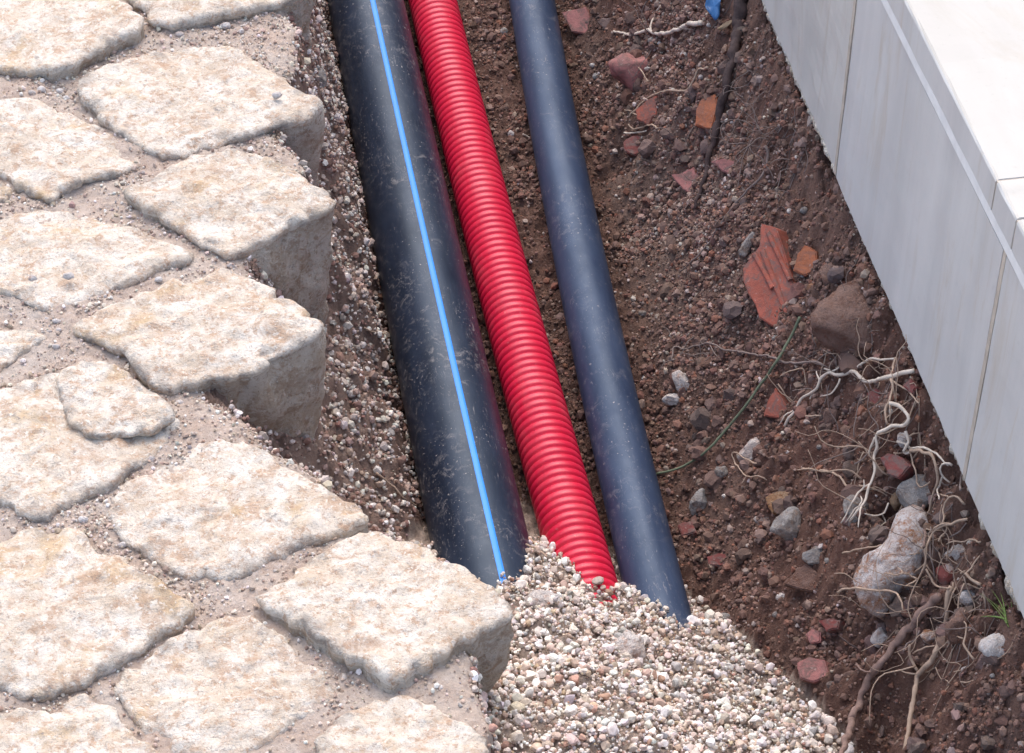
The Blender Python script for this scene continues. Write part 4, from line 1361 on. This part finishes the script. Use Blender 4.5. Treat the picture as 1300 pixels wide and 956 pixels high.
root([([(1128, 640), (1124, 652), (1112, 655), (1098, 653)], 2.2, 1.4), ([(1120, 653), (1124, 662), (1116, 672)], 1.8, 1.1)], M['root_pale'],
     'pale forked rootlet next to the brush of white tips', 0.012, seed=56)
root([([(1168, 800), (1162, 812), (1152, 816), (1146, 826)], 2.2, 1.4)], M['root_grey'], 'grey rootlet bridging the two thick roots', 0.012, seed=57)
root([([(1085, 590), (1098, 580), (1108, 568), (1118, 556)], 1.8, 2.0)], M['root_grey'], 'thin grey rootlet left of the looping cream root', 0.008, seed=58)

# hair-fine rootlets nobody could count
ZONES = [(965, 175, 60, 45, 34), (940, 130, 40, 50, 24), (985, 230, 40, 40, 20), (1090, 420, 40, 30, 12), (1030, 470, 60, 30, 16), (1180, 640, 30, 50, 20),
         (1210, 700, 35, 40, 18), (1230, 800, 40, 40, 16), (860, 60, 50, 40, 16), (845, 190, 30, 30, 12), (900, 240, 40, 30, 12), (1100, 560, 50, 40, 14), (880, 445, 60, 20, 10), (1140, 480, 30, 30, 8)]
PALE_ZONES = [(1150, 530, 40, 60, 22), (1180, 600, 40, 50, 24), (1095, 600, 40, 60, 12), (1195, 680, 40, 50, 24), (1060, 480, 60, 30, 10), (1225, 740, 40, 50, 16), (1150, 770, 50, 50, 10), (1190, 830, 60, 40, 12), (1120, 460, 30, 24, 8)]


def rootlets(zones, seed, lo, hi, lmin, lmax, mat, label, up_):
    V_, F_ = [], []
    g2 = np.random.default_rng(seed)
    for zx, zy, sx, sy_, n in zones:
        for _ in range(n):
            px, py = zx + g2.normal(0, sx * 0.5), zy + g2.normal(0, sy_ * 0.5)
            p = hit(px, py)
            if p[0] > WALL_X - 0.006 or p[0] < 0.36:
                continue
            L = g2.uniform(lmin, lmax) * 0.0007
            dr = right * g2.normal(0, 1) + upv * g2.normal(0, 1); dr /= np.linalg.norm(dr)
            vd = ray(px, py)
            pts = [p - vd * up_]
            for k in range(5):
                dr = dr + right * g2.normal(0, 0.45) + upv * g2.normal(0, 0.45); dr /= np.linalg.norm(dr)
                pts.append(pts[-1] + dr * L / 2.2 - vd * g2.normal(0, 0.0012))
            pts = np.array(pts)
            pts[:, 0] = np.minimum(pts[:, 0], WALL_X - 0.003)
            pts[1:, 2] = np.maximum(pts[1:, 2], height(pts[1:, 0], pts[1:, 1]) + 0.001)
            path_ = smooth_path(pts, 12)
            r0 = g2.uniform(lo, hi)
            v, f = tube(path_, np.linspace(r0, r0 * 0.5, 12), 5)
            o = len(V_)
            V_ += list(v); F_ += [tuple(q + o for q in ff) for ff in f]
    tag(mk('fine_rootlets', V_, F_, mat), label, 'roots', kind='stuff')


rootlets(ZONES, 77, 0.0003, 0.0007, 10, 34, M['root_grey'], 'hair fine grey rootlets covering the earth bank below the wall', 0.003)
rootlets(PALE_ZONES, 78, 0.00035, 0.0009, 14, 48, M['root_tan'], 'tangle of thin pale rootlets hanging under the foot of the marble wall', 0.009)

# ------------------------------------------------------------------ grass, leaf, blue scrap
root([([(1016, 402), (1004, 428), (985, 460), (966, 488), (945, 517), (922, 545), (900, 570), (868, 592), (833, 602)], 3.4, 2.6)], M['stem'],
     'long grey green grass stem leaning across the earth to the thin pipe', 0.010, name='grass', cat='grass', seed=40, knob=0.03, wig=0.0003)
root([([(1229, 562), (1225, 580), (1221, 602), (1219, 622)], 2.0, 3.0)], M['root_grey'], 'dry grey grass blade standing against the marble wall foot', 0.012, name='grass', cat='grass', seed=41, knob=0.05, wig=0.0003)


def blade(base_p, tip, bend, w):
    b0, t0 = np.array(base_p), np.array(tip)
    mid = (b0 + t0) / 2 + bend
    P = []
    side = np.cross(t0 - b0, [0.3, -0.7, 0.5]); side /= np.linalg.norm(side)
    nn = np.cross(side, t0 - b0); nn /= np.linalg.norm(nn)
    n = 8
    for k in range(n):
        s = k / (n - 1)
        c = (1 - s) ** 2 * b0 + 2 * s * (1 - s) * mid + s * s * t0
        ww = w * (1 - s ** 1.6) + 0.0001
        P += [c - side * ww, c + nn * ww * 0.4, c + side * ww, c - nn * ww * 0.25]
    fc = []
    for k in range(n - 1):
        for j in range(4):
            fc.append((4 * k + j, 4 * k + (j + 1) % 4, 4 * k + 4 + (j + 1) % 4, 4 * k + 4 + j))
    return P, fc


tuft_base = hit(1284, 788)
tuft = empty('grass_tuft', tuft_base)
tag(tuft, 'small bright green grass tuft at the wall foot', 'grass')
for tx, ty, w in [(1250, 757, 0.0012), (1258, 748, 0.0012), (1262, 766, 0.0014), (1243, 752, 0.0009), (1245, 783, 0.0009), (1270, 752, 0.0012), (1282, 757, 0.0009), (1268, 770, 0.0014), (1276, 764, 0.0012)]:
    tip = hit(tx, ty) - ray(tx, ty) * random.uniform(0.008, 0.022)
    P, fc = blade(tuft_base + np.array([random.uniform(-0.003, 0.003), random.uniform(-0.003, 0.003), -0.004]), tip, np.array([0, 0, 0.006]), w)
    mk('blade', P, fc, M['grass'], tuft)


def sheet(name, pts, mat, label, cat, lift=0.006, th=0.0006, curl=0.004):
    pl = np.array(pts, float)
    c = pl.mean(0)
    V_ = []
    ringn = 28
    cv = closed_curve(pl, ringn)
    levels = [1.0, 0.75, 0.5, 0.25]
    p0 = hit(*c); vd = ray(*c); k = np.dot(p0 - CAM, fwd) / F
    nrm = -vd * 0.8 + np.array([0, 0, 0.5]); nrm /= np.linalg.norm(nrm)
    ax = np.cross(np.cross(nrm, right), nrm); ax /= np.linalg.norm(ax); ay = np.cross(nrm, ax)
    for sgn in (1, -1):
        for l in levels:
            for q in cv:
                d = (q - c) * l * k
                p = p0 + nrm * lift + ax * d[0] + ay * (-d[1])
                cur = curl * math.sin(d[0] * 260) + curl * 2.2 * l * l * 0.5 * float(noise(q[0] * 0.12, q[1] * 0.12, s=3))
                V_.append(p + nrm * (cur + sgn * th))
        V_.append(p0 + nrm * (lift + sgn * th))
    per = len(levels) * ringn + 1
    F_ = []
    for side_ in (0, 1):
        o = side_ * per
        for l in range(len(levels) - 1):
            for j in range(ringn):
                a, b = o + l * ringn + j, o + l * ringn + (j + 1) % ringn
                q = (a, b, b + ringn, a + ringn)
                F_.append(q if side_ == 0 else q[::-1])
        for j in range(ringn):
            a, b = o + 3 * ringn + j, o + 3 * ringn + (j + 1) % ringn
            F_.append((a, b, o + per - 1) if side_ == 0 else (b, a, o + per - 1))
    for j in range(ringn):
        a, b = j, (j + 1) % ringn
        F_.append((a, per + a, per + b, b))
    return tag(mk(name, V_, F_, mat), label, cat)


sheet('plastic_scrap', [(896, 4), (904, -6), (917, -2), (914, 10), (913, 24), (908, 31), (902, 22), (896, 14)], M['scrap'], 'crumpled scrap of blue plastic on the earth near the cream root', 'plastic scrap', 0.009)
sheet('dry_leaf', [(910, 40), (917, 34), (925, 31), (930, 31), (926, 36), (918, 40)], M['leaf'], 'curled dry brown leaf beside the thick dark root', 'leaf', 0.008, curl=0.002)
